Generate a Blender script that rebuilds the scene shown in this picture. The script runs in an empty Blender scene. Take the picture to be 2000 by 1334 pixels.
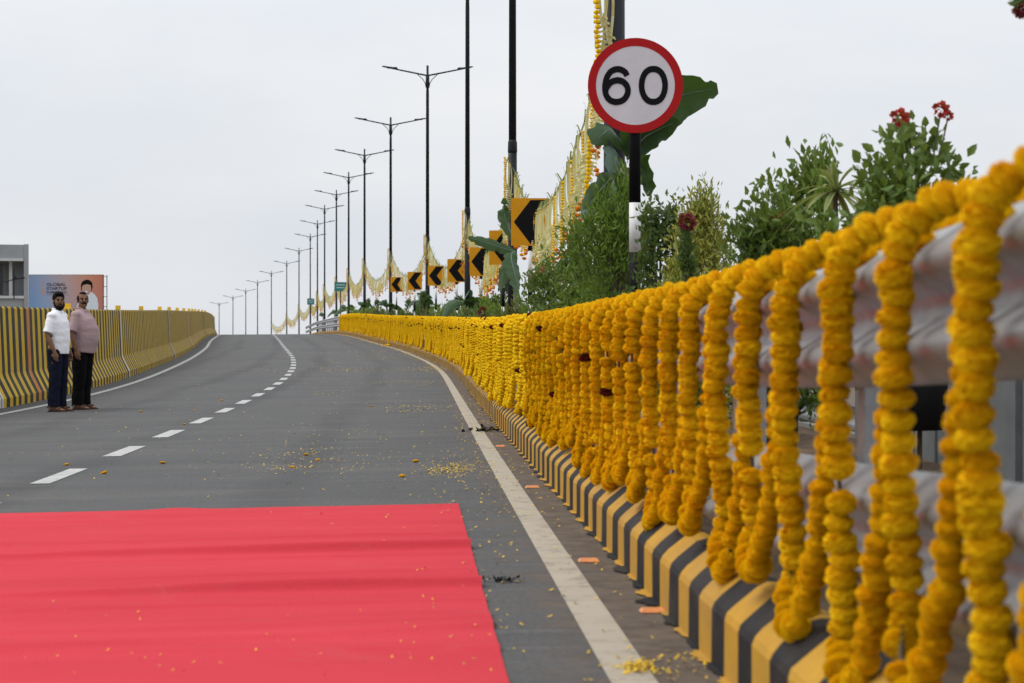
import bpy, bmesh, math, random
import numpy as np
from mathutils import Vector, Matrix, noise as mnoise

random.seed(7); rng = np.random.default_rng(7)
R = math.radians
scene = bpy.context.scene
COL = scene.collection

# ------------------------------------------------------------------ camera, sky, sun, exposure
CZ = 0.95                       # camera height above the road at the kerb, metres
FPX = 3889.0                    # focal length in pixels of the 2000 px wide photograph (70 mm)
cam_d = bpy.data.cameras.new('camera'); cam = bpy.data.objects.new('camera', cam_d); COL.objects.link(cam)
cam_d.sensor_width = 36.0; cam_d.lens = 70.0; cam_d.clip_start = 0.1; cam_d.clip_end = 6000
cam.location = (0, 0, CZ); cam.rotation_euler = (R(90), 0, 0)
cam_d.dof.use_dof = True; cam_d.dof.focus_distance = 24.0; cam_d.dof.aperture_fstop = 5.6
scene.camera = cam

world = bpy.data.worlds.new('World'); scene.world = world; world.use_nodes = True
wn = world.node_tree.nodes; wl = world.node_tree.links; wn.clear()
SUN_EL, SUN_AZ = R(55), R(268)
w_out = wn.new('ShaderNodeOutputWorld'); w_bg = wn.new('ShaderNodeBackground')
w_sky = wn.new('ShaderNodeTexSky'); w_sky.sky_type = 'NISHITA'; w_sky.sun_disc = False
w_sky.sun_elevation = SUN_EL; w_sky.sun_rotation = SUN_AZ; w_sky.dust_density = 6.0; w_sky.air_density = 1.0
w_sc = wn.new('ShaderNodeMix'); w_sc.data_type = 'RGBA'; w_sc.blend_type = 'MULTIPLY'; w_sc.inputs[0].default_value = 1.0
w_sc.inputs[7].default_value = (0.10, 0.10, 0.10, 1)
wl.new(w_sky.outputs[0], w_sc.inputs[6])
# even overcast cloud layer with faint soft structure
w_tc = wn.new('ShaderNodeTexCoord'); w_mp = wn.new('ShaderNodeMapping'); w_mp.inputs['Scale'].default_value = (1.6, 1.6, 5.0)
w_no = wn.new('ShaderNodeTexNoise'); w_no.inputs['Scale'].default_value = 2.2; w_no.inputs['Detail'].default_value = 5.0; w_no.inputs['Roughness'].default_value = 0.5
w_rp = wn.new('ShaderNodeValToRGB')
w_rp.color_ramp.elements[0].position = 0.32; w_rp.color_ramp.elements[0].color = (0.725, 0.77, 0.83, 1)
w_rp.color_ramp.elements[1].position = 0.70; w_rp.color_ramp.elements[1].color = (0.87, 0.88, 0.90, 1)
wl.new(w_tc.outputs['Generated'], w_mp.inputs['Vector']); wl.new(w_mp.outputs[0], w_no.inputs['Vector']); wl.new(w_no.outputs['Fac'], w_rp.inputs[0])
w_mx = wn.new('ShaderNodeMix'); w_mx.data_type = 'RGBA'; w_mx.inputs[0].default_value = 0.93
wl.new(w_sc.outputs[2], w_mx.inputs[6]); wl.new(w_rp.outputs[0], w_mx.inputs[7]); wl.new(w_mx.outputs[2], w_bg.inputs['Color'])
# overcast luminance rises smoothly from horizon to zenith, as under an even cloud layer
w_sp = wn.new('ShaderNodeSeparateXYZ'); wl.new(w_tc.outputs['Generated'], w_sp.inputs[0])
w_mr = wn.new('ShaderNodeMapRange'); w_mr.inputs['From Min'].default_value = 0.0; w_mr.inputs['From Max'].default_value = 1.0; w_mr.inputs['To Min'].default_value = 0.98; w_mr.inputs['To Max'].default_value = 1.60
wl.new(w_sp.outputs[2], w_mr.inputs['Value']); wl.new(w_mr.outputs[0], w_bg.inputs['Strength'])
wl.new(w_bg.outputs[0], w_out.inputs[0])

sun_d = bpy.data.lights.new('sun', 'SUN'); sun = bpy.data.objects.new('sun', sun_d); COL.objects.link(sun)
sun_d.energy = 1.5; sun_d.angle = R(30); sun_d.color = (1.0, 0.97, 0.92)
sd = Vector((math.sin(SUN_AZ) * math.cos(SUN_EL), math.cos(SUN_AZ) * math.cos(SUN_EL), math.sin(SUN_EL)))
sun.rotation_euler = (-sd).to_track_quat('-Z', 'Y').to_euler()

vs = scene.view_settings
vs.view_transform = 'Standard'; vs.look = 'None'; vs.exposure = 0.0; vs.gamma = 1.0; vs.use_curve_mapping = False
scene.render.film_transparent = False
scene.cycles.use_denoising = True
scene.cycles.max_bounces = 6

# ------------------------------------------------------------------ helpers
def smooth_table(pts, sig=5.0):
    zs = np.arange(-40, 520, 0.5)
    p = np.array(pts, float)
    v = np.interp(zs, p[:, 0], p[:, 1])
    lo = zs < p[0, 0]; sl = (p[1, 1] - p[0, 1]) / (p[1, 0] - p[0, 0]); v[lo] = p[0, 1] + (zs[lo] - p[0, 0]) * sl
    hi = zs > p[-1, 0]; sl = (p[-1, 1] - p[-2, 1]) / (p[-1, 0] - p[-2, 0]); v[hi] = p[-1, 1] + (zs[hi] - p[-1, 0]) * sl
    k = np.arange(-40, 41) * 0.5; g = np.exp(-k * k / (2 * sig * sig)); g /= g.sum()
    vp = np.concatenate([v[0] + (np.arange(-40, 0)) * (v[1] - v[0]), v, v[-1] + np.arange(1, 41) * (v[-1] - v[-2])])
    vv = np.convolve(vp, g, 'valid')
    return lambda z: np.interp(z, zs, vv)

# kerb foot (right edge of the carriageway): lateral and height
XK = smooth_table([(-10, 1.33), (0, .86), (40, -1.01), (50, -1.5), (60, -2.2), (70, -3.15), (84.6, -4.65), (107, -7.5), (129.6, -10.6), (152, -13.5),
                   (174.6, -16.4), (197, -19.5), (219.6, -22.4), (242, -25.5), (264.6, -29.3), (287, -33.5), (309.6, -38.4), (332, -43.4), (354.6, -48.4), (377, -53.8), (399.6, -59.8), (430, -68.3)])
ZK = smooth_table([(-10, 0), (10, 0), (20, .02), (37.5, .13), (58, .27), (83, .61), (103, .90), (119, 1.2), (130, 1.36), (150, 1.53), (175, 1.60), (200, 1.60), (220, 1.5), (242, 1.3),
                   (265, .85), (287, .05), (310, -.65), (332, -1.35), (355, -2.15), (377, -2.85), (400, -3.65), (430, -5)])
XB = smooth_table([(-10, -6.0), (20, -7.3), (31, -7.75), (37.4, -8.05), (46.3, -8.85), (63.8, -10.75), (85, -13.5), (103, -16.1), (130, -19.7), (150, -22.4), (175, -25.9), (200, -29.8), (250, -39), (300, -49.5), (350, -62), (400, -77), (430, -87)])
ZB = smooth_table([(-10, -.10), (20, -.10), (31, -.08), (37.4, .0), (46.3, .12), (63.8, .40), (85, .69), (103, .97), (130, 1.33), (150, 1.47), (175, 1.55), (200, 1.56), (220, 1.48), (242, 1.25),
                   (265, .8), (287, .0), (310, -.7), (332, -1.4), (355, -2.2), (377, -2.9), (400, -3.7), (430, -5.1)])
XC = smooth_table([(-10, -2.24), (0, -2.68), (14.9, -3.33), (27.2, -3.92), (41, -4.75), (50, -5.5), (65, -7.1), (85, -9.7), (103, -12.0), (130, -15.5), (150, -18.1), (175, -21.4), (200, -25), (250, -32.5), (300, -42), (400, -68)])
RH = smooth_table([(-10, 1.26), (2.5, 1.235), (4.0, 1.17), (5.0, 1.135), (6, 1.115), (9, 1.10), (15, 1.10), (30, 1.14), (58, 1.31), (110, 1.34), (200, 1.34)], 0.9)

def road_z(x, y):
    xk, xb = XK(y), XB(y)
    t = (xk - x) / (xk - xb)
    return ZK(y) + (ZB(y) - ZK(y)) * t

def pix_road(px, py):
    ys = np.arange(3.5, 170, 0.02)
    xs = (px - 1000) / FPX * ys
    pr = 667 - (road_z(xs, ys) - CZ) / ys * FPX
    i = int(np.argmax(pr <= py))
    return float(xs[i]), float(ys[i]), float(road_z(xs[i], ys[i]))

def at(px, py, y):
    return Vector(((px - 1000) / FPX * y, y, CZ + (667 - py) / FPX * y))

class MB:
    """collects faces, builds one mesh"""
    def __init__(s): s.v = []; s.f = []; s.m = []; s.n = 0
    def add(s, verts, faces, mi=0):
        b = s.n
        s.v.extend([tuple(map(float, q)) for q in verts]); s.n += len(verts)
        s.f.extend([tuple(i + b for i in f) for f in faces]); s.m.extend([mi] * len(faces))
    def box(s, c, d, mi=0, rz=0.0, tilt=None):
        cx, cy, cz = c; hx, hy, hz = d[0] / 2, d[1] / 2, d[2] / 2
        vs_ = []
        ca, sa = math.cos(rz), math.sin(rz)
        for sx, sy, sz in ((-1,-1,-1),(1,-1,-1),(1,1,-1),(-1,1,-1),(-1,-1,1),(1,-1,1),(1,1,1),(-1,1,1)):
            x, y, z = sx * hx, sy * hy, sz * hz
            vs_.append((cx + x * ca - y * sa, cy + x * sa + y * ca, cz + z))
        s.add(vs_, [(0,3,2,1),(4,5,6,7),(0,1,5,4),(1,2,6,5),(2,3,7,6),(3,0,4,7)], mi)
    def tube(s, pts, rad, n=8, mi=0, cap=True):
        pts = [Vector(p) for p in pts]; b = []
        if not hasattr(rad, '__len__'): rad = [rad] * len(pts)
        ref = None
        vs_ = []
        for i, p in enumerate(pts):
            t = (pts[min(i + 1, len(pts) - 1)] - pts[max(i - 1, 0)]).normalized()
            if ref is None: ref = Vector((1, 0, 0)) if abs(t.x) < 0.8 else Vector((0, 1, 0))
            u = (ref - t * ref.dot(t)).normalized(); w = t.cross(u); ref = u
            r = rad[i]; rx, ry = (r if hasattr(r, '__len__') else (r, r))
            for k in range(n):
                a = 2 * math.pi * k / n
                vs_.append(p + u * (rx * math.cos(a)) + w * (ry * math.sin(a)))
        fs = []
        for i in range(len(pts) - 1):
            for k in range(n):
                k2 = (k + 1) % n
                fs.append((i * n + k, i * n + k2, (i + 1) * n + k2, (i + 1) * n + k))
        if cap:
            fs.append(tuple(range(n - 1, -1, -1))); fs.append(tuple(range((len(pts) - 1) * n, len(pts) * n)))
        s.add(vs_, fs, mi)
    def ell(s, c, r, nu=14, nv=9, mi=0, rot=None):
        c = Vector(c); vs_ = []; fs = []
        for j in range(1, nv):
            th = math.pi * j / nv
            for i in range(nu):
                a = 2 * math.pi * i / nu
                q = Vector((r[0] * math.sin(th) * math.cos(a), r[1] * math.sin(th) * math.sin(a), r[2] * math.cos(th)))
                if rot is not None: q = rot @ q
                vs_.append(c + q)
        top = Vector((0, 0, r[2])); bot = Vector((0, 0, -r[2]))
        if rot is not None: top = rot @ top; bot = rot @ bot
        vs_.append(c + top); vs_.append(c + bot); T = len(vs_) - 2
        for j in range(nv - 2):
            for i in range(nu):
                i2 = (i + 1) % nu
                fs.append((j * nu + i, (j + 1) * nu + i, (j + 1) * nu + i2, j * nu + i2))
        for i in range(nu):
            i2 = (i + 1) % nu
            fs.append((T, i, i2)); fs.append((T + 1, (nv - 2) * nu + i2, (nv - 2) * nu + i))
        s.add(vs_, fs, mi)
    def prism(s, poly, y0, y1, mi=0):
        """polygon in x,z extruded along y"""
        n = len(poly)
        s.add([(x, y0, z) for x, z in poly] + [(x, y1, z) for x, z in poly],
              [tuple(range(n)), tuple(range(2 * n - 1, n - 1, -1))] + [(i, i + n, (i + 1) % n + n, (i + 1) % n) for i in range(n)], mi)
    def mesh(s, name, mats, smooth=False):
        me = bpy.data.meshes.new(name); me.from_pydata(s.v, [], s.f)
        for m in (mats if isinstance(mats, (list, tuple)) else [mats]): me.materials.append(m)
        if any(s.m): me.polygons.foreach_set('material_index', s.m)
        if smooth: me.polygons.foreach_set('use_smooth', [True] * len(s.f))
        me.update(); return me
    def build(s, name, mats, parent=None, smooth=False, **kw):
        return link(name, s.mesh(name, mats, smooth), parent, **kw)

def link(name, me, parent=None, loc=None, rot=None, scl=None):
    o = bpy.data.objects.new(name, me); COL.objects.link(o)
    if parent is not None: o.parent = parent
    if loc is not None: o.location = loc
    if rot is not None: o.rotation_euler = rot
    if scl is not None: o.scale = scl
    return o

def tag(o, label=None, cat=None, group=None, kind=None):
    if label: o['label'] = label
    if cat: o['category'] = cat
    if group: o['group'] = group
    if kind: o['kind'] = kind
    return o

def thing(name, label, cat, loc=(0, 0, 0), rz=0.0, group=None):
    return tag(link(name, None, None, loc, (0, 0, rz)), label, cat, group)

def grid_mesh(name, P, mats, mi=None, smooth=False, closed=False):
    """P: rows x cols x 3 array -> quad sheet"""
    nr, nc, _ = P.shape
    me = bpy.data.meshes.new(name)
    idx = np.arange(nr * nc).reshape(nr, nc)
    a = idx[:-1, :-1].ravel(); b = idx[:-1, 1:].ravel(); c = idx[1:, 1:].ravel(); d = idx[1:, :-1].ravel()
    F = np.stack([a, b, c, d], 1)
    me.from_pydata(P.reshape(-1, 3).tolist(), [], F.tolist())
    for m in (mats if isinstance(mats, (list, tuple)) else [mats]): me.materials.append(m)
    if mi is not None: me.polygons.foreach_set('material_index', np.asarray(mi, np.int32).ravel())
    if smooth: me.polygons.foreach_set('use_smooth', [True] * len(F))
    me.update(); return me

def fattr(me, name, vals):
    a = me.attributes.new(name, 'FLOAT', 'POINT'); a.data.foreach_set('value', np.asarray(vals, np.float32))

# ------------------------------------------------------------------ materials
class NT:
    def __init__(s, name):
        s.m = bpy.data.materials.new(name); s.m.use_nodes = True
        s.t = s.m.node_tree; s.N = s.t.nodes; s.L = s.t.links
        s.b = s.N['Principled BSDF']
    def new(s, typ, **kw):
        n = s.N.new(typ)
        for k, v in kw.items(): setattr(n, k, v)
        return n
    def noise(s, scale, detail=4, rough=0.55, vec=None, dist=0.0):
        n = s.new('ShaderNodeTexNoise'); n.inputs['Scale'].default_value = scale; n.inputs['Detail'].default_value = detail
        n.inputs['Roughness'].default_value = rough; n.inputs['Distortion'].default_value = dist
        if vec is not None: s.L.new(vec, n.inputs['Vector'])
        return n.outputs['Fac']
    def obj(s, scale=(1, 1, 1)):
        tc = s.new('ShaderNodeTexCoord'); mp = s.new('ShaderNodeMapping'); mp.inputs['Scale'].default_value = scale
        s.L.new(tc.outputs['Object'], mp.inputs['Vector']); return mp.outputs[0]
    def ramp(s, fac, stops):
        r = s.new('ShaderNodeValToRGB'); el = r.color_ramp.elements
        while len(el) < len(stops): el.new(0.5)
        for e, (p, c) in zip(el, stops):
            e.position = p; e.color = (c[0], c[1], c[2], 1) if hasattr(c, '__len__') else (c, c, c, 1)
        s.L.new(fac, r.inputs[0]); return r.outputs[0]
    def mix(s, fac, a, b, blend='MIX'):
        m = s.new('ShaderNodeMix', data_type='RGBA', blend_type=blend)
        for sock, v in ((m.inputs[0], fac), (m.inputs[6], a), (m.inputs[7], b)):
            if hasattr(v, 'links') or hasattr(v, 'is_linked'): s.L.new(v, sock)
            elif hasattr(v, '__len__'): sock.default_value = (v[0], v[1], v[2], 1)
            else: sock.default_value = v
        return m.outputs[2]
    def math(s, op, a, b=0.0, clamp=False):
        m = s.new('ShaderNodeMath', operation=op, use_clamp=clamp)
        for sock, v in ((m.inputs[0], a), (m.inputs[1], b)):
            if hasattr(v, 'is_linked'): s.L.new(v, sock)
            else: sock.default_value = v
        return m.outputs[0]
    def attr(s, name):
        a = s.new('ShaderNodeAttribute', attribute_name=name); return a.outputs['Fac']
    def col(s, c):
        if hasattr(c, 'is_linked'): s.L.new(c, s.b.inputs['Base Color'])
        else: s.b.inputs['Base Color'].default_value = (c[0], c[1], c[2], 1)
        return s
    def bump(s, h, strength=0.3, dist=0.01):
        b = s.new('ShaderNodeBump'); b.inputs['Strength'].default_value = strength; b.inputs['Distance'].default_value = dist
        s.L.new(h, b.inputs['Height']); s.L.new(b.outputs[0], s.b.inputs['Normal']); return s
    def pr(s, rough=0.7, metal=0.0, spec=0.4):
        if hasattr(rough, 'is_linked'): s.L.new(rough, s.b.inputs['Roughness'])
        else: s.b.inputs['Roughness'].default_value = rough
        s.b.inputs['Metallic'].default_value = metal; s.b.inputs['Specular IOR Level'].default_value = spec
        return s.m

def simple(name, c, rough=0.7, metal=0.0, var=0.15, scale=6.0, bump=0.0, spec=0.4, bscale=None):
    t = NT(name); v = t.obj()
    n = t.noise(scale, 5, 0.6, v)
    lo = [max(0, x * (1 - var)) for x in c]; hi = [min(1, x * (1 + var)) for x in c]
    t.col(t.ramp(n, [(0.3, lo), (0.7, hi)]))
    if bump: t.bump(t.noise(bscale or scale * 8, 4, 0.6, v), bump, 0.01)
    return t.pr(rough, metal, spec)

M = {}
def asphalt():
    t = NT('asphalt'); v = t.obj(); vt = t.obj((0.12, 1.6, 1))
    c = t.ramp(t.noise(0.45, 6, 0.6, v), [(0.30, (.066, .067, .069)), (0.70, (.112, .112, .111))])
    c = t.mix(0.45, c, t.ramp(t.noise(1.4, 6, 0.7, vt), [(0.3, .052), (0.7, .138)]))            # rolling streaks across
    c = t.mix(0.5, c, t.ramp(t.noise(60, 3, 0.85, v), [(0.3, .03), (0.7, .17)]))                # aggregate
    u = t.attr('edge')                                                                        # metres from the kerb foot
    wob = t.math('ADD', u, t.math('MULTIPLY', t.noise(0.12, 2, 0.5, v), 0.9))
    wv = t.math('SINE', t.math('MULTIPLY', wob, 3.55)); tr = t.math('MULTIPLY', t.ramp(wv, [(0.55, 0.0), (1.0, 0.55)]), t.ramp(t.noise(0.25, 3, 0.6, t.obj((1, .25, 1))), [(0.35, 0.25), (0.7, 1.0)]))
    c = t.mix(tr, c, (.048, .048, .050))                                                        # tyre tracks
    oil = t.ramp(t.noise(0.9, 5, 0.75, v, 1.2), [(0.64, 0.0), (0.74, 0.55)]); c = t.mix(oil, c, (.042, .042, .043))
    scr = t.ramp(t.noise(2.3, 6, 0.7, t.obj((0.35, 5, 1)), 0.6), [(0.58, 0.0), (0.76, 0.65)])     # pale scuffs
    c = t.mix(scr, c, (.24, .24, .235))
    dust = t.ramp(t.noise(0.7, 5, 0.6, t.obj((.5, 1.5, 1))), [(0.5, 0.0), (0.8, 0.35)]); c = t.mix(dust, c, (.17, .155, .135))
    dn = t.noise(3.0, 5, 0.65, v)
    d = t.math('SUBTRACT', t.math('MULTIPLY', dn, 0.95), u)
    d = t.ramp(d, [(0.0, 0.0), (0.34, 0.9)])
    c = t.mix(d, c, t.ramp(t.noise(7, 5, .7, v), [(.3, (.085, .062, .045)), (.7, (.19, .15, .115))]))
    t.col(c); t.bump(t.noise(160, 3, 0.8, v), 0.6, 0.006)
    return t.pr(0.9, 0, 0.2)
M['asphalt'] = asphalt()

def worn_paint(name, c, under=(.14, .135, .13), amount=0.62, rough=0.7):
    t = NT(name); v = t.obj()
    f = t.ramp(t.noise(9, 6, 0.7, v), [(amount, 0.0), (min(amount + .16, 1), 0.75)])
    k = t.ramp(t.noise(1.6, 5, 0.6, t.obj((0.3, 3, 1))), [(0.3, [x * .82 for x in c]), (0.7, c)])
    t.col(t.mix(f, k, under)); t.bump(t.noise(60, 3, 0.7, v), 0.25, 0.004)
    return t.pr(rough)
M['line_white'] = worn_paint('line_white_paint', (.47, .47, .455), amount=.54)
M['line_cream'] = worn_paint('line_cream_paint', (.44, .385, .30), (.16, .13, .10), .52)

def stripe_paint(name, c, dust, amt):
    t = NT(name); v = t.obj()
    k = t.ramp(t.noise(5, 6, 0.65, v), [(0.3, [x * .86 for x in c]), (0.72, [min(1, x * 1.08) for x in c])])
    k = t.mix(t.ramp(t.noise(1.7, 6, 0.7, v, .5), [(0.42, 0.0), (0.75, amt)]), k, dust)
    k = t.mix(t.ramp(t.noise(26, 4, 0.75, v), [(0.62, 0.0), (0.74, 0.8)]), k, dust)
    t.col(k); t.bump(t.noise(35, 5, 0.7, v), 0.3, 0.006)
    return t.pr(0.72, 0, 0.15)
M['kerb_yellow'] = stripe_paint('kerb_yellow_paint', (.52, .285, .030), (.27, .18, .10), .5)
M['kerb_black'] = stripe_paint('kerb_black_paint', (.018, .018, .019), (.12, .095, .07), .35)
M['wall_yellow'] = stripe_paint('barrier_yellow_paint', (.56, .375, .024), (.32, .22, .11), .4)
M['wall_black'] = stripe_paint('barrier_black_paint', (.026, .024, .022), (.17, .12, .08), .4)
M['wall_orange'] = stripe_paint('barrier_orange_primer', (.50, .19, .04), (.34, .24, .14), .5)
M['wall_white'] = stripe_paint('barrier_white_paint', (.66, .66, .65), (.36, .33, .29), .4)
M['concrete'] = simple('concrete', (.33, .32, .305), .85, 0, .22, 1.2, .3, .3, 30)
M['concrete_grey'] = simple('concrete_render', (.30, .315, .325), .85, 0, .16, .5, .2, .3, 12)
M['concrete_pale'] = simple('concrete_pale', (.52, .53, .535), .8, 0, .12, .5)
M['soil'] = simple('soil', (.10, .065, .04), .95, 0, .4, 5, .6, .2, 20)
M['ground'] = simple('dry_ground', (.20, .17, .12), .95, 0, .3, .05, 0)
M['steel'] = None
def steel():
    t = NT('galvanised_steel'); v = t.obj()
    c = t.ramp(t.noise(14, 5, 0.7, v), [(0.3, (.30, .31, .32)), (0.7, (.40, .41, .42))])
    c = t.mix(t.ramp(t.noise(3, 5, 0.7, v), [(0.62, 0.0), (0.9, 0.35)]), c, (.30, .28, .24))
    t.col(c)
    return t.pr(t.ramp(t.noise(9, 4, 0.6, v), [(0.3, .42), (0.7, .54)]), 0.55, 0.4)
M['steel'] = steel()
M['dark_metal'] = simple('charcoal_painted_steel', (.014, .015, .018), .5, 0.0, .25, 3, .04, .2)
M['lamp_grey'] = simple('luminaire_grey', (.045, .046, .05), .4, .3, .15, 3)
M['black_paint'] = simple('black_paint', (.008, .008, .009), .6, 0, .3, 8, 0, .12)
M['white_paint'] = simple('white_paint', (.72, .72, .71), .5, 0, .08, 4)
M['sign_red'] = simple('sign_red_sheeting', (.40, .008, .010), .5, 0, .08, 6, 0, .15)
M['sign_white'] = simple('sign_white_sheeting', (.60, .58, .615), .45, 0, .09, 3.5)
M['sign_amber'] = simple('sign_amber_sheeting', (.64, .28, .010), .5, 0, .08, 5, 0, .12)
M['sign_black'] = simple('sign_black_film', (.006, .006, .007), .6, 0, .1, 5, 0, .1)
M['sign_green'] = simple('sign_green_sheeting', (.03, .20, .19), .45, 0, .1, 5)
M['sheet_grey'] = simple('grey_sheet', (.20, .215, .225), .6, .1, .18, 4, .1)
M['plastic_black'] = simple('black_grow_bag', (.012, .012, .013), .6, 0, .3, 10, .2, .15)
M['reflector_amber'] = simple('amber_reflector', (.80, .52, .02), .35, 0, .1, 10)
M['stud_orange'] = simple('orange_reflector', (.72, .27, .09), .4, 0, .15, 14)

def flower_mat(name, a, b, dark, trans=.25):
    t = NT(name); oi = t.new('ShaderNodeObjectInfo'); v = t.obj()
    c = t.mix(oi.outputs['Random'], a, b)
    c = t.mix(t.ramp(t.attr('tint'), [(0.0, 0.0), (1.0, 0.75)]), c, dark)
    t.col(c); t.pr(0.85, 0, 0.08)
    tr = t.new('ShaderNodeBsdfTranslucent'); mx = t.new('ShaderNodeMixShader'); mx.inputs[0].default_value = trans
    t.L.new(c, tr.inputs[0]); out = t.N['Material Output']
    t.L.new(t.b.outputs[0], mx.inputs[1]); t.L.new(tr.outputs[0], mx.inputs[2]); t.L.new(mx.outputs[0], out.inputs[0])
    return t.m
M['marigold'] = flower_mat('marigold_petals', (.93, .68, .012), (.91, .59, .008), (.87, .47, .005))
M['marigold_orange'] = flower_mat('orange_marigold_petals', (.76, .22, .012), (.72, .28, .015), (.6, .12, .01))
M['maroon_flower'] = flower_mat('maroon_petals', (.10, .012, .012), (.16, .018, .015), (.05, .006, .006))
M['petal'] = simple('loose_petals', (.74, .47, .02), .8, 0, .25, 30)
M['petal_dry'] = simple('dry_petals', (.50, .36, .06), .9, 0, .3, 30)

def leaf_mat(name, a, b, trans=0.25, rough=0.5):
    t = NT(name)
    c = t.mix(t.attr('tint'), a, b)
    t.col(c); t.pr(rough, 0, 0.35)
    if trans:
        tr = t.new('ShaderNodeBsdfTranslucent'); mx = t.new('ShaderNodeMixShader'); mx.inputs[0].default_value = trans
        t.L.new(t.mix(0.5, c, (.35, .42, .05)), tr.inputs[0]); out = t.N['Material Output']
        t.L.new(t.b.outputs[0], mx.inputs[1]); t.L.new(tr.outputs[0], mx.inputs[2]); t.L.new(mx.outputs[0], out.inputs[0])
    return t.m
M['leaf_dark'] = leaf_mat('leaf_dark_green', (.028, .060, .015), (.095, .16, .042))
M['leaf_mid'] = leaf_mat('leaf_mid_green', (.04, .085, .013), (.15, .23, .042))
M['leaf_bright'] = leaf_mat('leaf_bright_green', (.05, .115, .012), (.18, .29, .035))
M['leaf_yellow'] = leaf_mat('leaf_yellow_green', (.13, .18, .02), (.46, .43, .09))
M['leaf_reddish'] = leaf_mat('leaf_reddish_green', (.07, .035, .018), (.09, .10, .03))
M['leaf_cream'] = leaf_mat('leaf_variegated', (.09, .15, .03), (.48, .50, .22))
M['flower_red'] = leaf_mat('red_petals', (.38, .015, .03), (.62, .03, .05), .2)
M['flower_pink'] = leaf_mat('pink_petals', (.55, .12, .10), (.60, .25, .22), .2)
M['flower_wine'] = leaf_mat('wine_petals', (.14, .008, .03), (.28, .015, .05), .2)
M['palm_cream'] = leaf_mat('tender_palm_leaf', (.62, .54, .20), (.82, .75, .42), .3)
M['palm_green'] = leaf_mat('green_palm_tip', (.10, .14, .03), (.24, .28, .08), .2)
M['bark'] = simple('stem_bark', (.09, .07, .045), .9, 0, .3, 20)
M['banana_stem'] = simple('banana_stem', (.14, .16, .07), .6, 0, .35, 6, .2)
def banana_leaf():
    t = NT('banana_leaf'); 
    w = t.new('ShaderNodeTexWave'); w.inputs['Scale'].default_value = 9; w.inputs['Distortion'].default_value = 1.5; w.bands_direction = 'Y'
    a = t.new('ShaderNodeUVMap'); t.L.new(a.outputs[0], w.inputs['Vector'])
    c = t.ramp(w.outputs['Fac'], [(0.2, (.022, .060, .018)), (0.8, (.040, .092, .026))])
    c = t.mix(t.ramp(t.noise(3, 4, .6, t.obj()), [(.4, 0.0), (.75, .4)]), c, (.07, .12, .04))
    t.col(c); t.bump(w.outputs['Fac'], 0.3, 0.01); t.pr(0.42, 0, 0.4)
    tr = t.new('ShaderNodeBsdfTranslucent'); mx = t.new('ShaderNodeMixShader'); mx.inputs[0].default_value = .18
    tr.inputs[0].default_value = (.12, .22, .03, 1); out = t.N['Material Output']
    t.L.new(t.b.outputs[0], mx.inputs[1]); t.L.new(tr.outputs[0], mx.inputs[2]); t.L.new(mx.outputs[0], out.inputs[0])
    return t.m
M['banana_leaf'] = banana_leaf()
M['banana_pale'] = simple('banana_leaf_underside', (.13, .20, .15), .55, 0, .2, 8, .1)
def carpet_mat():
    t = NT('red_carpet_felt'); v = t.obj()
    c = t.ramp(t.noise(1.1, 5, .6, t.obj((.4, 2.2, 1))), [(.3, (.53, .048, .064)), (.7, (.61, .062, .080))])
    c = t.mix(t.ramp(t.noise(150, 3, .8, v), [(.35, .35), (.65, 0.0)]), c, (.40, .022, .034))
    c = t.mix(t.ramp(t.noise(2.2, 6, .7, v, .8), [(.58, 0.0), (.8, .16)]), c, (.42, .20, .17))
    t.col(c); t.bump(t.noise(230, 2, .7, v), .35, .003)
    return t.pr(.95, 0, .05)
M['carpet'] = carpet_mat()
M['skin'] = simple('brown_skin', (.21, .108, .068), .6, 0, .12, 20, 0, .2)
M['hair'] = simple('black_hair', (.006, .005, .005), .7, 0, .3, 60, .4, .1)
M['hair_grey'] = simple('greying_hair', (.012, .010, .010), .7, 0, .5, 60, .4, .1)
M['shirt_white'] = simple('white_cotton', (.86, .86, .90), .9, 0, .03, 30, .15, .1)
def shirt2():
    t = NT('mauve_cotton'); v = t.obj()
    w = t.new('ShaderNodeTexWave'); w.inputs['Scale'].default_value = 28; w.bands_direction = 'Z'; t.L.new(v, w.inputs['Vector'])
    t.col(t.ramp(w.outputs['Fac'], [(.3, (.36, .245, .255)), (.7, (.41, .29, .30))])); t.bump(t.noise(60, 3, .6, v), .15, .005)
    return t.pr(.85)
M['shirt_mauve'] = shirt2()
M['denim'] = simple('dark_navy_denim', (.009, .012, .026), .9, 0, .3, 14, .2, .1)
M['trouser_black'] = simple('black_trousers', (.005, .005, .006), .9, 0, .3, 14, .15, .1)
M['sandal'] = simple('brown_leather', (.06, .032, .02), .6, 0, .2, 20)
M['eye_white'] = simple('eye_white', (.17, .12, .095), .4, 0, .05, 10, 0, .2)
def ad_mat():
    t = NT('billboard_print'); uv = t.new('ShaderNodeUVMap'); sp = t.new('ShaderNodeSeparateXYZ'); t.L.new(uv.outputs[0], sp.inputs[0])
    c = t.ramp(sp.outputs[0], [(0.0, (.09, .26, .52)), (.22, (.22, .33, .50)), (.5, (.42, .33, .33)), (.78, (.56, .22, .12)), (1.0, (.52, .13, .04))])
    c2 = t.ramp(sp.outputs[1], [(0.0, (.16, .30, .55)), (1.0, (.5, .3, .25))])
    t.col(t.mix(.25, c, c2)); return t.pr(.6)
M['ad'] = ad_mat()
M['ad_ink'] = simple('print_dark_ink', (.035, .035, .07), .6, 0, .05, 5)
M['ad_white'] = simple('print_white_ink', (.62, .68, .74), .6, 0, .08, 5)
M['ad_skin'] = simple('print_skin_ink', (.46, .27, .21), .6, 0, .12, 3)
M['glass_dark'] = simple('dark_window', (.035, .038, .042), .25, 0, .2, 2)
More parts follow.
